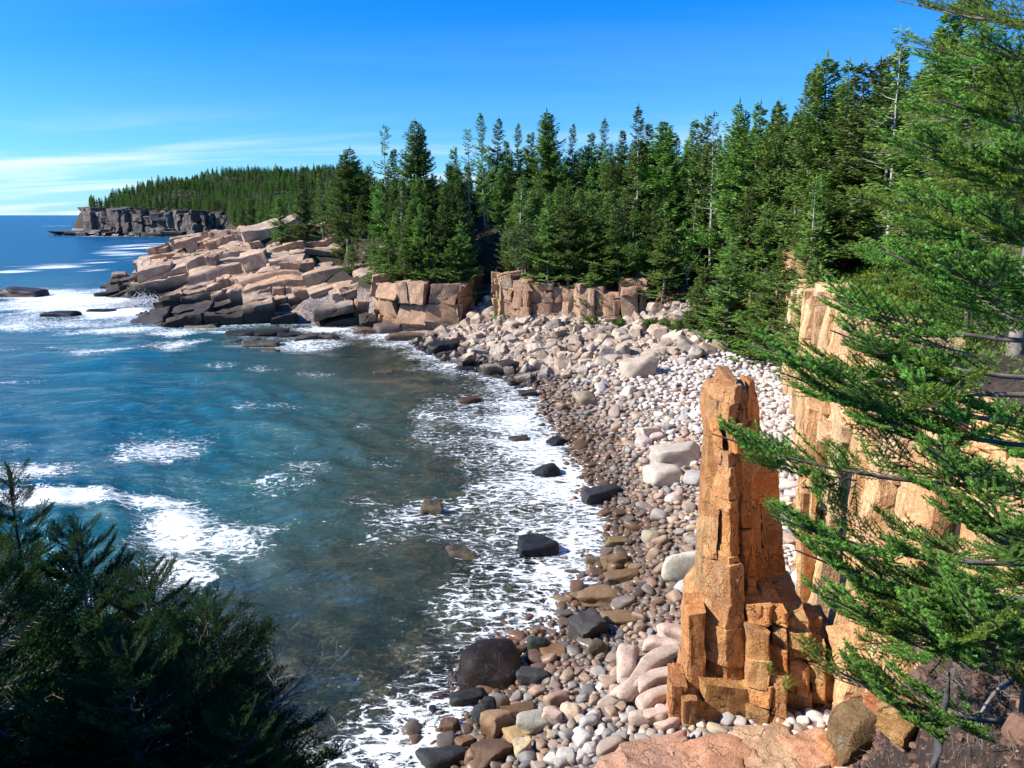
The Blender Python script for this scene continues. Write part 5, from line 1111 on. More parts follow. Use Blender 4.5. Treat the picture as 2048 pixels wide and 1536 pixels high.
def woodland(nm_, far_pts, lab_):
    src = bpy.data.collections.new('crowns'); cr = [v[1] for k in ('dense', 'spire', 'broad') for v in KINDS[k]]; hs = [v[0] for k in ('dense', 'spire', 'broad') for v in KINDS[k]]
    for i, c in enumerate(cr): src.objects.link(bpy.data.objects.new(f'crown_source_{i:02d}', c))
    P = np.array(far_pts); n = len(P); kd = rt.integers(0, len(cr), n); me = bpy.data.meshes.new(nm_); me.from_pydata([tuple(p) for p in P[:, :3]-[0, 0, .3]], [], [])
    for nm, typ, vals in (('kind_index', 'INT', kd), ('turn', 'FLOAT', rt.uniform(0, 6.28, n)), ('size', 'FLOAT', P[:, 3]/np.array(hs)[kd])):
        a = me.attributes.new(nm, typ, 'POINT'); a.data.foreach_set('value', np.asarray(vals, np.int32 if typ == 'INT' else np.float32))
    o = link(nm_, me, M_needle, kind='stuff'); o['label'] = lab_; o['category'] = 'wood'
    g = bpy.data.node_groups.new('woodland', 'GeometryNodeTree'); g.interface.new_socket('Geometry', in_out='INPUT', socket_type='NodeSocketGeometry'); g.interface.new_socket('Geometry', in_out='OUTPUT', socket_type='NodeSocketGeometry')
    N = g.nodes; L = g.links; gi = N.new('NodeGroupInput'); go = N.new('NodeGroupOutput'); ci = N.new('GeometryNodeCollectionInfo'); ci.inputs[0].default_value = src; ci.inputs[1].default_value = True; ci.inputs[2].default_value = True
    ip = N.new('GeometryNodeInstanceOnPoints'); ip.inputs['Pick Instance'].default_value = True
    def at(nm, dt): a = N.new('GeometryNodeInputNamedAttribute'); a.data_type = dt; a.inputs[0].default_value = nm; return a.outputs[0]
    cb = N.new('ShaderNodeCombineXYZ'); L.new(at('turn', 'FLOAT'), cb.inputs[2]); L.new(gi.outputs[0], ip.inputs['Points']); L.new(ci.outputs[0], ip.inputs['Instance']); L.new(at('kind_index', 'INT'), ip.inputs['Instance Index'])
    L.new(cb.outputs[0], ip.inputs['Rotation']); L.new(at('size', 'FLOAT'), ip.inputs['Scale']); L.new(ip.outputs[0], go.inputs[0])
    md = o.modifiers.new('woodland', 'NODES'); md.node_group = g
woodland('woodland', far_pts, 'rows of spruce farther back on the wooded slope')
pts = []; FD = Darts(12)
_n = 34000; fx = rt.uniform(-460, -60, _n); fy = rt.uniform(210, 1000, _n); fpx = project(fx, fy, 20)[0]; fg = ground(fx, fy)
fok = (fpx > 180) & (fpx < 760) & (fg > 3) & ((sd_poly(fx, fy, FAR) >= np.where(fx > -370, 5, 9)) | (sd_poly(fx, fy, FOREST) >= 3))
for x, y, g in zip(fx[fok], fy[fok], fg[fok]):
    rr = 2.2 if y < 500 else 2.5
    if not FD.ok(x, y, rr, 1.0): continue
    FD.add(x, y, rr); pts.append((x, y, g, rt.uniform(8, 13)*(1.2 if rt.random() < .1 else 1)))
print('far wood', len(pts)); woodland('far_woodland', pts, 'dark spruce wood covering the distant headland')

# shrubs
SH = []
for i in range(4): c, w_ = leaf_crown(rt, 1.6, 1.2, 1500, .11, .05, 8); c.materials.append(M_cover if i % 2 else M_leaf); SH.append(c)
def shrub(px, py, w_m, label, D=None):
    p = hit(px, py) if D is None else at_y(px, py, D); 
    if D is not None: p[2] = float(ground(p[0], D))
    o = bpy.data.objects.new('shrub', SH[int(rt.integers(4))]); COL.objects.link(o); s = w_m/2.4; o.scale = (s, s, s*rt.uniform(.7, 1.1)); o.location = (p[0], p[1], p[2]-.1); o.rotation_euler.z = rt.uniform(0, 6.28)
    tag(o, label, 'shrub', 'shrubs of the cove'); return o
SHL = []
def shz(lst, zone):
    for px, py, wm in lst: SHL.append(shrub(px, py, wm, f'green shrub {zone}'))
shz([(1150, 658, 1.6), (1185, 655, 2.2), (1215, 668, 1.6), (1240, 660, 2.4), (1268, 672, 1.8), (1300, 662, 2.4), (1330, 655, 2.4), (1352, 668, 2.6), (1375, 655, 3.0), (1400, 672, 2.2), (1500, 668, 1.6), (1530, 650, 2.4)], 'at the foot of the wooded slope above the talus')
shz([(600, 528, 2.2), (622, 540, 1.8), (668, 512, 2.5), (690, 500, 3), (710, 506, 2.6), (740, 520, 2.8), (762, 530, 2.6), (650, 545, 1.8), (595, 470, 3), (615, 480, 3.2), (640, 478, 3.0), (540, 452, 4), (575, 455, 3), (790, 545, 3), (720, 525, 2.2)], 'on top of the headland rocks')
shz([(1680, 560, 1.6), (1700, 520, 2.0), (1730, 545, 1.5), (1760, 580, 1.6), (1650, 590, 1.2), (1790, 545, 1.5), (1820, 560, 1.6), (1850, 600, 1.3), (1880, 560, 1.5), (1920, 600, 1.4), (1720, 470, 2.2), (1790, 500, 1.8), (1960, 560, 1.6), (1870, 520, 2.0), (1690, 600, 1.2), (1990, 640, 1.2), (1760, 620, 1.0), (1900, 660, 1.0), (1950, 690, .9), (1660, 520, 2.2), (1680, 490, 2.6), (1710, 500, 2.2), (1740, 480, 2.8), (1770, 460, 2.6), (1800, 480, 2.4), (1830, 440, 2.8), (1860, 480, 2.2), (1740, 520, 1.8), (1890, 450, 2.6), (1930, 500, 2.0), (1700, 580, 1.2), (1730, 600, 1.1), (1800, 600, 1.3), (1840, 640, 1.2)], 'on the slope above the rock wall')
shz([(790, 562, 2.4), (830, 562, 2.4), (875, 560, 2.6), (910, 565, 2.4), (1025, 555, 2.2), (1070, 550, 2.4), (1110, 556, 2.2), (1165, 560, 2.2), (1230, 555, 2.4)], 'on the brink of the middle cliffs')
dedupe(SHL, 'from the left', lambda o: project(*o.location)[0])
# low green cover on the right slope and among the front trees
def cover():
    n = 170000; x = rt.uniform(10, 60, n); y = rt.uniform(9, 95, n)
    z = ground(x, y); ok = (sd_poly(x, y, FOREST) > .35) & in_view(x, y, z, 20) & (fbm(P3(x/3.2, y/3.2), 3, 61) > -.28) & (z > 8)
    x, y, z = x[ok], y[ok], z[ok]; P = np.stack([x, y, z+np.abs(rt.normal(size=len(x)))*.22+.05], 1)
    V, T = leaves(P, 1.0, rt, 1.0); V = np.repeat(P, 4, 0)+(V-np.repeat(P, 4, 0))*np.repeat(.19*np.clip(P[:, 1]/48, .28, 1), 4)[:, None]; cc = np.clip(.8+.4*fbm(P/2.5, 2, 5), .35, 1.4); yel = (rt.random(len(P)) < .15)*.35
    col = np.repeat(np.stack([cc*(1+yel), cc*(1+yel*.3), cc*.9], 1), 4, 0)
    o = link('ground_cover', mesh_from('ground_cover', V, T, col=col, smooth=False), M_cover, kind='stuff'); o['label'] = 'low bright green ground cover on the slope above the rock wall'; o['category'] = 'ground cover'
cover()
print('forest', round(time.time()-T0, 1))

# ------------------------------------------------------------------ spruce boughs seen close, needle by needle
def bough(rg, L=1.5, dens=1.0, nl=.0185, K=1150, bare=.0):
    segs = []
    s = np.linspace(0, 1, 12); main = np.stack([L*s, .06*np.sin(s*5+rg.uniform(0, 6)), .10*L*(s**2)-.10*L*s*(1-s)*2], 1); stems = [(main, np.linspace(.012, .0025, 12))]
    def seg(a, b): segs.append((a, b))
    at = lambda t: np.array([np.interp(t, s, main[:, j]) for j in range(3)])
    seg(at(.72), at(.86)); seg(at(.86), at(1.0)); seg(at(.45), at(.72))
    t = .10
    while t < .98:
        for side in (-1, 1):
            l2 = L*(.46*(1-t)**.75+.06)*rg.uniform(.7, 1.15); an = side*rg.uniform(.75, 1.15); P = at(t); up = rg.uniform(-.10, .24)
            q = np.linspace(0, 1, 6); c = np.stack([P[0]+np.cos(an*(1-.25*q))*l2*q, P[1]+np.sin(an*(1-.25*q))*l2*q, P[2]+up*l2*q+.12*l2*q*q], 1); stems.append((c, np.linspace(.005, .0018, 6)))
            b0 = .25 if t < .5 else .05
            f = lambda u: np.array([np.interp(u, q, c[:, j]) for j in range(3)])
            u = b0
            seg(f(max(b0, .2)), f(.6)); seg(f(.6), f(1.0))
            while u < .97:
                for sd in (-1, 1):
                    if rg.random() < .10: continue
                    l3 = rg.uniform(.055, .115)*(1.15-.5*u)*(L/1.5); a3 = an*(1-.25*u)+sd*rg.uniform(.6, 1.0); p = f(u); seg(p, p+np.array([math.cos(a3), math.sin(a3), rg.uniform(-.12, .85)])*l3)
                u += .068/max(l2, .1)*(1/dens)
        t += .058/dens
    A = np.array([a for a, b in segs]); B = np.array([b for a, b in segs]); ln = np.linalg.norm(B-A, axis=1); cnt = np.maximum(6, (ln*K).astype(int)); idx = np.repeat(np.arange(len(A)), cnt); n = len(idx)
    u = rg.random(n); base = A[idx]+(B-A)[idx]*u[:, None]; d = ((B-A)/ln[:, None])[idx]
    e = rg.normal(size=(n, 3)); e -= (e*d).sum(1)[:, None]*d; e[:, 2] += .35*np.abs(e[:, 2]); e /= np.linalg.norm(e, axis=1)[:, None]
    nd = d*rg.uniform(.20, .65, n)[:, None]+e; nd /= np.linalg.norm(nd, axis=1)[:, None]; lnn = nl*rg.uniform(.75, 1.2, n); w_ = np.cross(nd, rg.normal(size=(n, 3))); w_ /= np.linalg.norm(w_, axis=1)[:, None]; wd = nl*.13
    V = np.stack([base-w_*wd, base+w_*wd, base+nd*lnn[:, None]], 1).reshape(-1, 3); T = np.arange(3*n).reshape(n, 3)
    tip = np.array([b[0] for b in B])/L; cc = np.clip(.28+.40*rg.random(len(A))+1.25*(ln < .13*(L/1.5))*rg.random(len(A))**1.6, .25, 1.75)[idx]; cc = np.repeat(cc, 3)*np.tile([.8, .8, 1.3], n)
    Vs, Qs = tubes(stems, 3); nV = len(V); col = np.concatenate([np.stack([cc, cc, cc], 1), np.full((len(Vs), 3), .9)])
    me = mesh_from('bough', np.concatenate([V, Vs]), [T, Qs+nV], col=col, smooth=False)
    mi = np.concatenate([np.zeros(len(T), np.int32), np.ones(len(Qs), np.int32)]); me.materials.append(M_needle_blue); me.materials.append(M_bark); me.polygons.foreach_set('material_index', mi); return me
rb = np.random.default_rng(5)
BG = [bough(rb, 1.5, 1.0), bough(rb, 1.5, .9), bough(rb, 1.5, 1.05), bough(rb, 1.5, .85)]
BGL = [bough(rb, 1.5, .62, .030, 260) for _ in range(3)]     # coarser, for trees farther off
print('boughs', [len(b.polygons) for b in BG+BGL], round(time.time()-T0, 1))
BGM = {}
def bough_with(me, m):
    if m is M_needle_blue: return me
    k = (me.name, m.name)
    if k not in BGM: c = me.copy(); c.materials[0] = m; BGM[k] = c
    return BGM[k]
def put_bough(root, P, d, L, m, lib=BG, roll=None, name='bough'):
    o = bpy.data.objects.new(name, bough_with(lib[int(rb.integers(len(lib)))], m)); COL.objects.link(o); o.parent = root
    d = Vector(d).normalized(); z = Vector((0, 0, 1)); y = z.cross(d).normalized(); z2 = d.cross(y); M = Matrix((d, y, z2)).transposed()
    o.rotation_euler = (M@Matrix.Rotation((roll if roll is not None else rb.normal()*.35), 3, 'X')).to_euler(); o.location = Vector(P)-root.location; s = L/1.5; o.scale = (s, s, s)
    return o
def near_spruce(x, y, ztop, Rm, nb, m, label, zb=None, lib=BG, Lcap=1.6, pw=.75, gaps=0, updir=.12, name='spruce_tree', zlow=None):
    z0 = float(ground(x, y)) if zb is None else zb; h = ztop-z0; root = empty(name, (x, y, z0)); tag(root, label, 'tree')
    zs = np.linspace(-.5, h, 10); V, Q = tube(np.stack([zs*0, zs*0, zs], 1), np.linspace(.014*h+.015, .004, 10), 8); link('trunk', mesh_from('trunk', V, Q), M_bark, root)
    put_bough(root, (x, y, ztop-.45), (.05, .05, 1), .5, m, lib)
    for i in range(nb):
        t = (i+rb.random())/nb; zz = z0+h*(.06+.92*t) if zlow is None else zlow+(ztop-zlow)*t*.98
        if gaps and (math.sin(zz*gaps) > .25): zz += .6*math.sin(zz*3)
        L = min(Lcap*2.4, Rm*(1-t)**pw*rb.uniform(.8, 1.1)+.28); az = i*2.4+rb.normal()*.3; e = updir*rb.uniform(-1, 1.2)+.55*t*t
        d = np.array([math.cos(az), math.sin(az), e-.04*(1-t)+.25*t])
        c = (x, y, zz)
        if L <= Lcap: put_bough(root, c, d, L, m, lib)
        else:
            k = L/Lcap; V, Q = tube(np.array([c, np.array(c)+d*L*.5+[0, 0, -.04*L], np.array(c)+d*L])-np.array([x, y, z0]), np.array([.03, .018, .006])*L/2, 4); link('limb', mesh_from('limb', V, Q), M_bark, root)
            put_bough(root, np.array(c)+d*(L-Lcap), d, Lcap, m, lib)
            for sd in (-1, 1):
                a2 = az+sd*.55; d2 = np.array([math.cos(a2), math.sin(a2), d[2]+.02]); put_bough(root, np.array(c)+d*(L-Lcap)*rb.uniform(.35, .75), d2, Lcap*.85, m, lib)
    return root
# the dark spruces at the lower left
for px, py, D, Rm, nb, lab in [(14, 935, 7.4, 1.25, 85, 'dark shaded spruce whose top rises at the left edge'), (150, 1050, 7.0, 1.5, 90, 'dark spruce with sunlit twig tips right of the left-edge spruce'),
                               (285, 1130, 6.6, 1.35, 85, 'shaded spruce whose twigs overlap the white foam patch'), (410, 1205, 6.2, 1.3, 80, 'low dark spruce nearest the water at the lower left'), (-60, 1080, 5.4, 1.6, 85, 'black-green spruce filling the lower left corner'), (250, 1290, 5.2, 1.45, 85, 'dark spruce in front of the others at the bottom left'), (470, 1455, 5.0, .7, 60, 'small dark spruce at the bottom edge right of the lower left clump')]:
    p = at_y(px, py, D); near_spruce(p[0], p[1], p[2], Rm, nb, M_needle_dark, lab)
for x_, y_, h_, w_ in [(-11.5, 3.5, 9, 'second nearest'), (-12.5, 6.2, 9.5, 'third nearest'), (-13.5, 8.6, 10, 'farthest'), (-10.5, 1.0, 9, 'nearest')]:  # unseen spruces added to throw shade on the lower left clump
    tree('dense', x_, y_, h_, label=f'unseen spruce added past the left edge for its shade, {w_} of four', group='unseen shade spruces beyond the left edge')
# the big near spruce at the right, trunk outside the picture
def leaning_spruce():
    tx, ty = 8.2, 8.6; z0 = float(ground(tx, ty)); root = empty('spruce_tree', (tx, ty, z0)); tag(root, 'spruce behind the big near one, its low boughs over the near slope', 'tree')
    zs = np.linspace(-.5, 6.5, 12); V, Q = tube(np.stack([zs*0, zs*0, zs], 1), np.linspace(.13, .02, 12), 8); link('trunk', mesh_from('trunk', V, Q), M_bark, root)
    for px, py, D in [(1710, 1290, 8.2), (1790, 1190, 8.4), (1890, 1180, 7.6), (1960, 1120, 7.6), (1980, 900, 8.0), (1930, 620, 8.6), (1900, 1250, 8.0)]:
        B = at_y(px, py, D); hl = abs(B[0]-tx); A = np.array([tx, ty, max(z0+.4, B[2]-.05*hl)]); d = B-A; ln = np.linalg.norm(d); d /= ln; q = np.linspace(0, 1, 5)[:, None]; cur = A+(B-A)*q
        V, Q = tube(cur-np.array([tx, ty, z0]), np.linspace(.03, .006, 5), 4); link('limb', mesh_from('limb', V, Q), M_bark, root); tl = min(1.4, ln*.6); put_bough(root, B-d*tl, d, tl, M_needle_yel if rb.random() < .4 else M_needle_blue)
        for i in range(int(ln/.45)):
            t = .2+.65*(i+.5)/int(ln/.45); an = math.atan2(d[1], d[0])+(1 if i % 2 else -1)*rb.uniform(.45, .8); put_bough(root, A+(B-A)*t, (math.cos(an), math.sin(an), d[2]+rb.uniform(-.1, .15)), rb.uniform(.7, 1.1), M_needle_blue)
leaning_spruce()
def right_spruce():
    tx, ty = 4.55, 5.7; z0 = float(ground(tx, ty)); root = empty('spruce_tree', (tx, ty, z0)); tag(root, 'big near spruce reaching blue-green boughs in from the right edge', 'tree')
    zs = np.linspace(-.5, 9.5, 12); V, Q = tube(np.stack([zs*0, zs*0, zs], 1), np.linspace(.17, .03, 12), 10); link('trunk', mesh_from('trunk', V, Q), M_bark, root)
    tips = [(1500, 690, 5.9, .9), (1425, 868, 5.7, .8), (1560, 745, 6.3, .9), (1535, 1028, 5.4, .6), (1590, 1100, 5.2, .6), (1655, 1195, 5.0, .6), (1682, 1345, 4.9, .5), (1640, 590, 6.4, .9), (1660, 660, 5.6, .9),
            (1830, 285, 5.4, .9), (1790, 400, 5.7, 1.), (1760, 500, 6.0, 1.), (1880, 200, 5.8, .9), (1960, 90, 5.4, .9), (1870, 520, 5.0, 1.), (1950, 420, 4.9, 1.), (2000, 300, 5.0, 1.), (1780, 760, 5.1, 1.), (1860, 900, 4.8, .9),
            (1700, 800, 5.8, .9), (1850, 1130, 4.8, .7), (1950, 1000, 4.6, .6), (1800, 1220, 4.7, .7), (1920, 1200, 4.5, .6),]
    for px, py, D, up in tips:
        B = at_y(px, py, D); hl = abs(B[0]-tx); A = at_y(2235, py+(50 if py < 500 else 95), ty); A[0] = tx; A[2] = max(A[2], z0+.3); d = B-A; ln = np.linalg.norm(d); d /= ln
        q = np.linspace(0, 1, 7)[:, None]; cur = A+(B-A)*q+np.array([0, 0, -.12*ln])*(q*(1-q)*2)
        V, Q = tube(cur-np.array([tx, ty, z0]), np.linspace(.028, .006, 7), 5); link('limb', mesh_from('limb', V, Q), M_bark, root)
        tipL = min(1.25, ln*.6); dt = (cur[-1]-cur[-3]); dt /= np.linalg.norm(dt); dt[2] += .05
        put_bough(root, B-dt*tipL, dt, tipL, M_needle_blue, roll=rb.normal()*.25)
        k = int(ln/.46)
        for i in range(k):
            t = .22+.62*(i+.5)/k; c = A+(B-A)*t+np.array([0, 0, -.24*ln])*(t*(1-t)); sd = 1 if i % 2 else -1; an = math.atan2(d[1], d[0])+sd*rb.uniform(.45, .8)
            put_bough(root, c, (math.cos(an), math.sin(an), d[2]+rb.uniform(-.10, .18)), rb.uniform(.65, 1.0)*(1.15-.4*t), M_needle_blue if rb.random() < .75 else M_needle_yel, roll=rb.normal()*.35)
    return root
right_spruce()
# yellow-green spruces behind it at the upper right
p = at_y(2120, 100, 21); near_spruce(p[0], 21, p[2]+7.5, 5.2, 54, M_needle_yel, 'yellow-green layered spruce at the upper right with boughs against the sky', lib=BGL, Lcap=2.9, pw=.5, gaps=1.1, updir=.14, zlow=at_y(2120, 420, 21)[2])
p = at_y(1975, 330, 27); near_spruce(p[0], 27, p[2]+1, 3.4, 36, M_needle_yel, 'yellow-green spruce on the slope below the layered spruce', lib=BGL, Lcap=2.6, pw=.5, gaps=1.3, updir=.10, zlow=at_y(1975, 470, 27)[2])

# needle litter and bits of twig on the near slope
def litter():
    n = 26000; x = rt.uniform(2.5, 13, n); y = rt.uniform(4, 17, n); ok = (sd_poly(x, y, NEAR) > .2) & in_view(x, y, ground(x, y), 10) & (fbm(P3(x*1.5, y*1.5), 2, 4) > -.45); x, y = x[ok], y[ok]; z = ground(x, y)
    P = np.stack([x, y, z+.01+np.abs(rt.normal(size=len(x)))*.012], 1); V, T = leaves(P, .022, rt, .25); v = rt.uniform(.4, 1.3, len(P)); col = np.repeat(np.stack([v*.55, v*.36, v*.26], 1), 4, 0)
    m, t = mat('litter'); c = t.n('ShaderNodeAttribute', attribute_name='col').outputs['Color']; t.n('ShaderNodeOutputMaterial', {0: t.n('ShaderNodeBsdfPrincipled', {'Base Color': t.mix(1.0, c, (.42, .42, .42), 'MULTIPLY'), 'Roughness': .9}).outputs[0]})
    o = link('leaf_litter', mesh_from('leaf_litter', V, T, col=col, smooth=False), m, kind='stuff'); o['label'] = 'brown needle and leaf litter on the near slope'; o['category'] = 'litter'
    L = []
    for k in rt.integers(0, len(P), 420):
        a = rt.uniform(0, 3.14); l = rt.uniform(.05, .28); d = np.array([math.cos(a)*l, math.sin(a)*l, rt.normal()*.03]); L.append((np.array([P[k]-d+[0, 0, .02], P[k]+[0, 0, .035], P[k]+d+[0, 0, .02]]), np.array([.005, .004, .002])))
    V, Q = tubes(L, 4); o = link('fallen_twigs', mesh_from('fallen_twigs', V, Q), M_dead, kind='stuff'); o['label'] = 'grey fallen twigs scattered on the near slope'; o['category'] = 'twigs'
litter()
# leafless grey shrubs and dead wood
def bare(name, label, base, size, n, rg, m=M_dead, spread=1.0, cat='bare shrub', up=.6, lean=(0, 0), r0=.012):
    L = []
    def grow(p, d, l, r, dep):
        k = 5; pts = [p]; dd = d.copy()
        for i in range(k): dd = dd+rg.normal(size=3)*.16+np.array([0, 0, -.02]); dd /= np.linalg.norm(dd); pts.append(pts[-1]+dd*l/k)
        L.append((np.array(pts), np.linspace(r, r*.45, k+1)))
        if dep > 0:
            for i in range(int(rg.integers(3, 6))):
                j = int(rg.integers(1, k+1)); nd = dd+rg.normal(size=3)*.65; nd /= np.linalg.norm(nd); grow(pts[j], nd, l*rg.uniform(.45, .75), r*.5, dep-1)
    for i in range(n):
        a = rg.uniform(0, 6.28); d = np.array([math.cos(a)*spread+lean[0], math.sin(a)*spread+lean[1], up]); d /= np.linalg.norm(d); grow(np.array([0., 0, 0])+rg.normal(size=3)*[.15*size, .15*size, 0], d, size*rg.uniform(.5, .8), r0*size, 3)
    V, Q = tubes(L, 3); o = link(name, mesh_from(name, V, Q), m, None, tuple(base)); return tag(o, label, cat)
rd = np.random.default_rng(15)
bare('bare_shrub', 'tangle of grey leafless twigs on the near slope at the right edge', hit(1990, 1330), 1.0, 8, rd); bare('bare_shrub', 'leafless dark shrub under the spruce boughs above the tan boulder', hit(1880, 1290), .9, 7, rd)
bare('bare_shrub', 'spreading dead twigs hanging over the near slope right of the dead stick', hit(1960, 1440), .8, 6, rd, up=.3); bare('bare_shrub', 'leafless bush in front of the bright wall below the spruce boughs', hit(1800, 1330)+[0, .3, 0], .9, 6, rd)
bare('bare_shrub', 'dead grey shrub on the slope above the rock wall', hit(1700, 475), 2.2, 9, rd); bare('bare_shrub', 'dead grey brushwood on the brow right of the boulder in ground cover', hit(1860, 560), 1.4, 8, rd, up=.3)
q = at_y(470, 1330, 6.6); q[2] = at_y(470, 1400, 6.6)[2]-.3; bare('bare_shrub', 'leafless pale twigs rising from the low dark spruce against the water', q, .95, 5, rd, M_dead, up=1.3, lean=(.5, 0)); q = at_y(520, 1400, 5.9); q[2] -= .2; bare('bare_shrub', 'fine dark leafless twigs at the lower left beside the pale twigs', q, .75, 5, rd, up=1.1, lean=(.4, 0))
for px_, py_, s_, lab_ in [(1930, 1380, .8, 'dense snarl of dead twigs left of the forked pale branch'), (2020, 1430, .9, 'dead brushwood at the right edge below the forked branch'), (1850, 1390, .6, 'small dead bush just above the tan square-cut boulder'), (1990, 1250, 1.1, 'tall grey leafless shrub at the right edge under the spruce'), (1760, 1400, .5, 'small leafless bush at the top of the near slope')]:
    bare('bare_shrub', lab_, hit(px_, py_), s_, 9, rd, up=.45)
def stick():
    P = [at_y(1862, 1560, 4.9), at_y(1876, 1500, 5.0), at_y(1880, 1440, 5.05), at_y(1893, 1395, 5.1), at_y(1900, 1345, 5.1)]; P = np.array(P); V, Q = tube(P-P[0], np.array([.040, .034, .030, .024, .006]), 8); V = V+vec3noise(V*9, 2)*.006
    o = link('dead_branch', mesh_from('dead_branch', V, Q), plain_mat('charred_wood', (.025, .024, .026), (.075, .072, .075), 9), None, tuple(P[0])); tag(o, 'upright charred-looking dead branch in front of the tan square-cut boulder', 'dead branch')
    for a, b, c_, lab in [((1900, 1445, 5.4), (1965, 1420, 5.6), (2030, 1345, 5.8), 'long pale fallen branch lying across the near slope'), ((1905, 1230, 5.6), (1975, 1260, 5.6), (2046, 1275, 5.8), 'forked pale blue-grey dead branch at the right edge')]:
        P = np.array([at_y(*a), at_y(*b), at_y(*c_)]); s = np.linspace(0, 1, 9); Pc = np.stack([np.interp(s, [0, .5, 1], P[:, j]) for j in range(3)], 1)+rd.normal(size=(9, 3))*.015; V, Q = tube(Pc-P[0], np.linspace(.008, .02, 9), 6)
        o = link('dead_branch', mesh_from('dead_branch', V, Q), M_dead, None, tuple(P[0])); tag(o, lab, 'dead branch')
stick()
def lance_leaves():
    c = at_y(2050, 1100, 3.6); root = empty('leafy_sapling', tuple(c)); tag(root, 'dark glossy lance-shaped leaves poking in at the right edge', 'plant'); L = []
    for i in range(46):
        a = rd.uniform(2.2, 4.2); e = rd.uniform(-.3, .6); d = np.array([math.cos(a), math.sin(a)*.5, e]); d /= np.linalg.norm(d); p = rd.normal(size=3)*[.06, .06, .05]; l = rd.uniform(.08, .14)
        sd = np.cross(d, [0, 0, 1]); sd /= np.linalg.norm(sd); L.append((p, p+d*l*.45+sd*.014, p+d*l, p+d*l*.45-sd*.014))
    V = np.array(L).reshape(-1, 3); o = link('leaves', mesh_from('leaves', V, np.arange(len(V)).reshape(-1, 4), col=np.ones((len(V), 3)), smooth=False), M_leaf, root); o['kind'] = 'stuff'
    V, Q = tube(np.array([[.5, .1, -.7], [.25, .05, -.3], [0, 0, 0]]), np.array([.015, .01, .005]), 5); link('stem', mesh_from('stem', V, Q), M_bark, root)
lance_leaves()
# grass tufts in the cracks of the pillar's footing
def tuft(px, py, D, s, lab):
    c = at_y(px, py, D); n = 60; a = rd.uniform(0, 6.28, n); d = np.stack([np.cos(a)*.5, np.sin(a)*.5-.3, rd.uniform(.5, 1, n)], 1)*s*rd.uniform(.5, 1, n)[:, None]; sd = np.stack([-np.sin(a), np.cos(a), a*0], 1)*.012; b = rd.normal(size=(n, 3))*[.08, .05, .12]*s*2
    V = np.stack([b-sd, b+sd, b+d], 1).reshape(-1, 3); o = link('grass_tuft', mesh_from('grass_tuft', V, np.arange(3*n).reshape(n, 3), col=np.ones((3*n, 3)), smooth=False), M_cover, None, tuple(c)); tag(o, lab, 'grass tuft')
tuft(1538, 1340, 21.2, .35, 'green grass tuft in the upper crack of the broken wall'); tuft(1570, 1372, 21.1, .5, 'green grass tuft in the lower crack of the broken wall')
# ------------------------------------------------------------------ surf spray, the figure
def spray():
    c = at_z(285, 612, 0); c[1] += 1; n = 2600; rg = np.random.default_rng(2); u = rg.normal(size=(n, 3))*[3.2, 1.8, 1.0]; u[:, 2] = np.abs(u[:, 2])*1.35*np.exp(-np.abs(u[:, 0]/4.5)); 
    P = u+np.array([0, 0, -.2]); s = rg.uniform(.05, .22, n)*np.exp(-u[:, 2]/4); oct_ = np.array([[1, 0, 0], [-1, 0, 0], [0, 1, 0], [0, -1, 0], [0, 0, 1], [0, 0, -1.]]); Tt = np.array([[0, 2, 4], [2, 1, 4], [1, 3, 4], [3, 0, 4], [2, 0, 5], [1, 2, 5], [3, 1, 5], [0, 3, 5]])
    V = (P[:, None]+oct_[None]*s[:, None, None]).reshape(-1, 3); T = (np.arange(n)[:, None, None]*6+Tt[None]).reshape(-1, 3)
    m, t = mat('spray'); b = t.n('ShaderNodeBsdfDiffuse', {'Color': (.86, .88, .9, 1)}); tl = t.n('ShaderNodeBsdfTranslucent', {'Color': (.86, .88, .9, 1)}); t.n('ShaderNodeOutputMaterial', {0: t.n('ShaderNodeMixShader', {0: .4, 1: b.outputs[0], 2: tl.outputs[0]}).outputs[0]})
    o = link('surf_spray', mesh_from('surf_spray', V, T, smooth=True), m, None, tuple(c), kind='stuff'); o['label'] = 'white spray bursting in the notch of the headland'; o['category'] = 'spray'
spray()
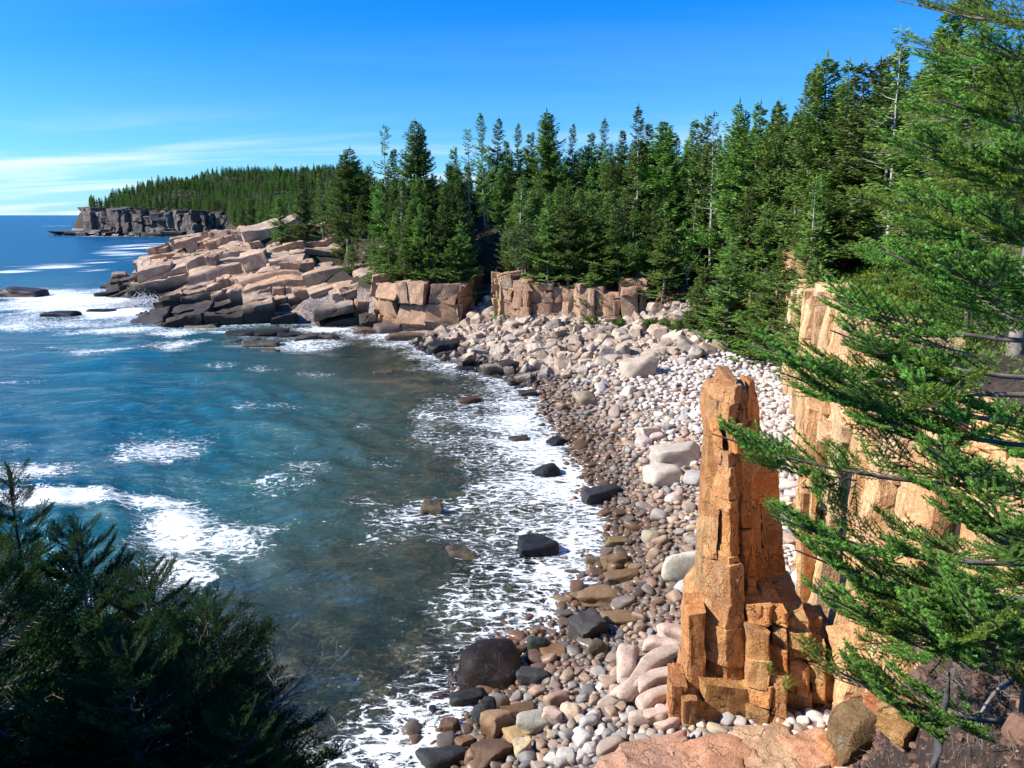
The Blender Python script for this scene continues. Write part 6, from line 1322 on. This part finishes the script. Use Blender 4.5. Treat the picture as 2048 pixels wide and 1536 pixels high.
def person():
    dg = bpy.context.evaluated_depsgraph_get(); best = None
    for px in range(215, 420, 3):                       # walk up the seaward skyline of the headland
        for py in range(450, 600, 2):
            ok_, loc, nrm_, _i, ob, _m = scene.ray_cast(dg, Vector((0, 0, CAMZ)), Vector(ray(px, py)).normalized())
            if ok_ and ob.name.startswith('block') and 140 < loc.y < 215:
                if best is None or abs(py-512)+abs(px-330)*.15 < best[0]: best = (abs(py-512)+abs(px-330)*.15, loc.copy())
                break
            if ok_ and ob.name.startswith('block'): break
    x, y, z = best[1] if best else (-70, 170, 9); y += .15
    ok_, loc, *_ = scene.ray_cast(dg, Vector((x, y, z+6)), Vector((0, 0, -1)))
    if ok_: z = loc.z
    print('person', x, y, z, project(x, y, z))
    J = {'hip': (0, 0, .92), 'chest': (0, 0, 1.30), 'neck': (0, 0, 1.46), 'head': (0, -.02, 1.62), 'top': (0, -.02, 1.72), 'kl': (-.11, -.03, .5), 'fl': (-.13, 0, .06), 'tl': (-.13, -.16, .04), 'kr': (.11, -.02, .5), 'fr': (.14, .02, .06), 'tr': (.15, -.14, .04),
         'sl': (-.20, 0, 1.40), 'el': (-.27, .02, 1.13), 'hl': (-.24, -.12, .92), 'sr': (.20, 0, 1.40), 'er': (.27, .03, 1.13), 'hr': (.25, -.10, .92)}
    E = [('hip', 'chest'), ('chest', 'neck'), ('neck', 'head'), ('head', 'top'), ('hip', 'kl'), ('kl', 'fl'), ('fl', 'tl'), ('hip', 'kr'), ('kr', 'fr'), ('fr', 'tr'), ('neck', 'sl'), ('sl', 'el'), ('el', 'hl'), ('neck', 'sr'), ('sr', 'er'), ('er', 'hr')]
    Rr = {'hip': .15, 'chest': .17, 'neck': .06, 'head': .10, 'top': .07, 'kl': .07, 'kr': .07, 'fl': .05, 'fr': .05, 'tl': .04, 'tr': .04, 'sl': .07, 'sr': .07, 'el': .045, 'er': .045, 'hl': .035, 'hr': .035}
    k = list(J); me = bpy.data.meshes.new('person'); me.from_pydata([J[a] for a in k], [(k.index(a), k.index(b)) for a, b in E], []); o = link('person', me, plain_mat('dark_clothing', (.02, .022, .03), (.04, .04, .05), 5)); o.location = (x, y, z-.03)
    md = o.modifiers.new('skin', 'SKIN'); 
    for i, a in enumerate(k): v = me.skin_vertices[0].data[i]; v.radius = (Rr[a], Rr[a]*(.7 if a in ('hip', 'chest') else 1)); v.use_root = (a == 'hip')
    o.modifiers.new('sub', 'SUBSURF').levels = 1; o.rotation_euler.z = .6; tag(o, 'tiny person in dark clothes standing near the seaward edge of the headland rocks', 'person')
person()
_u = {o.data for o in COL.objects if o.type == 'MESH'}; print('all', round(time.time()-T0, 1), 'unique faces', sum(len(m_.polygons) for m_ in _u), [(m_.name, len(m_.polygons)) for m_ in sorted(_u, key=lambda q: -len(q.polygons))[:14]])
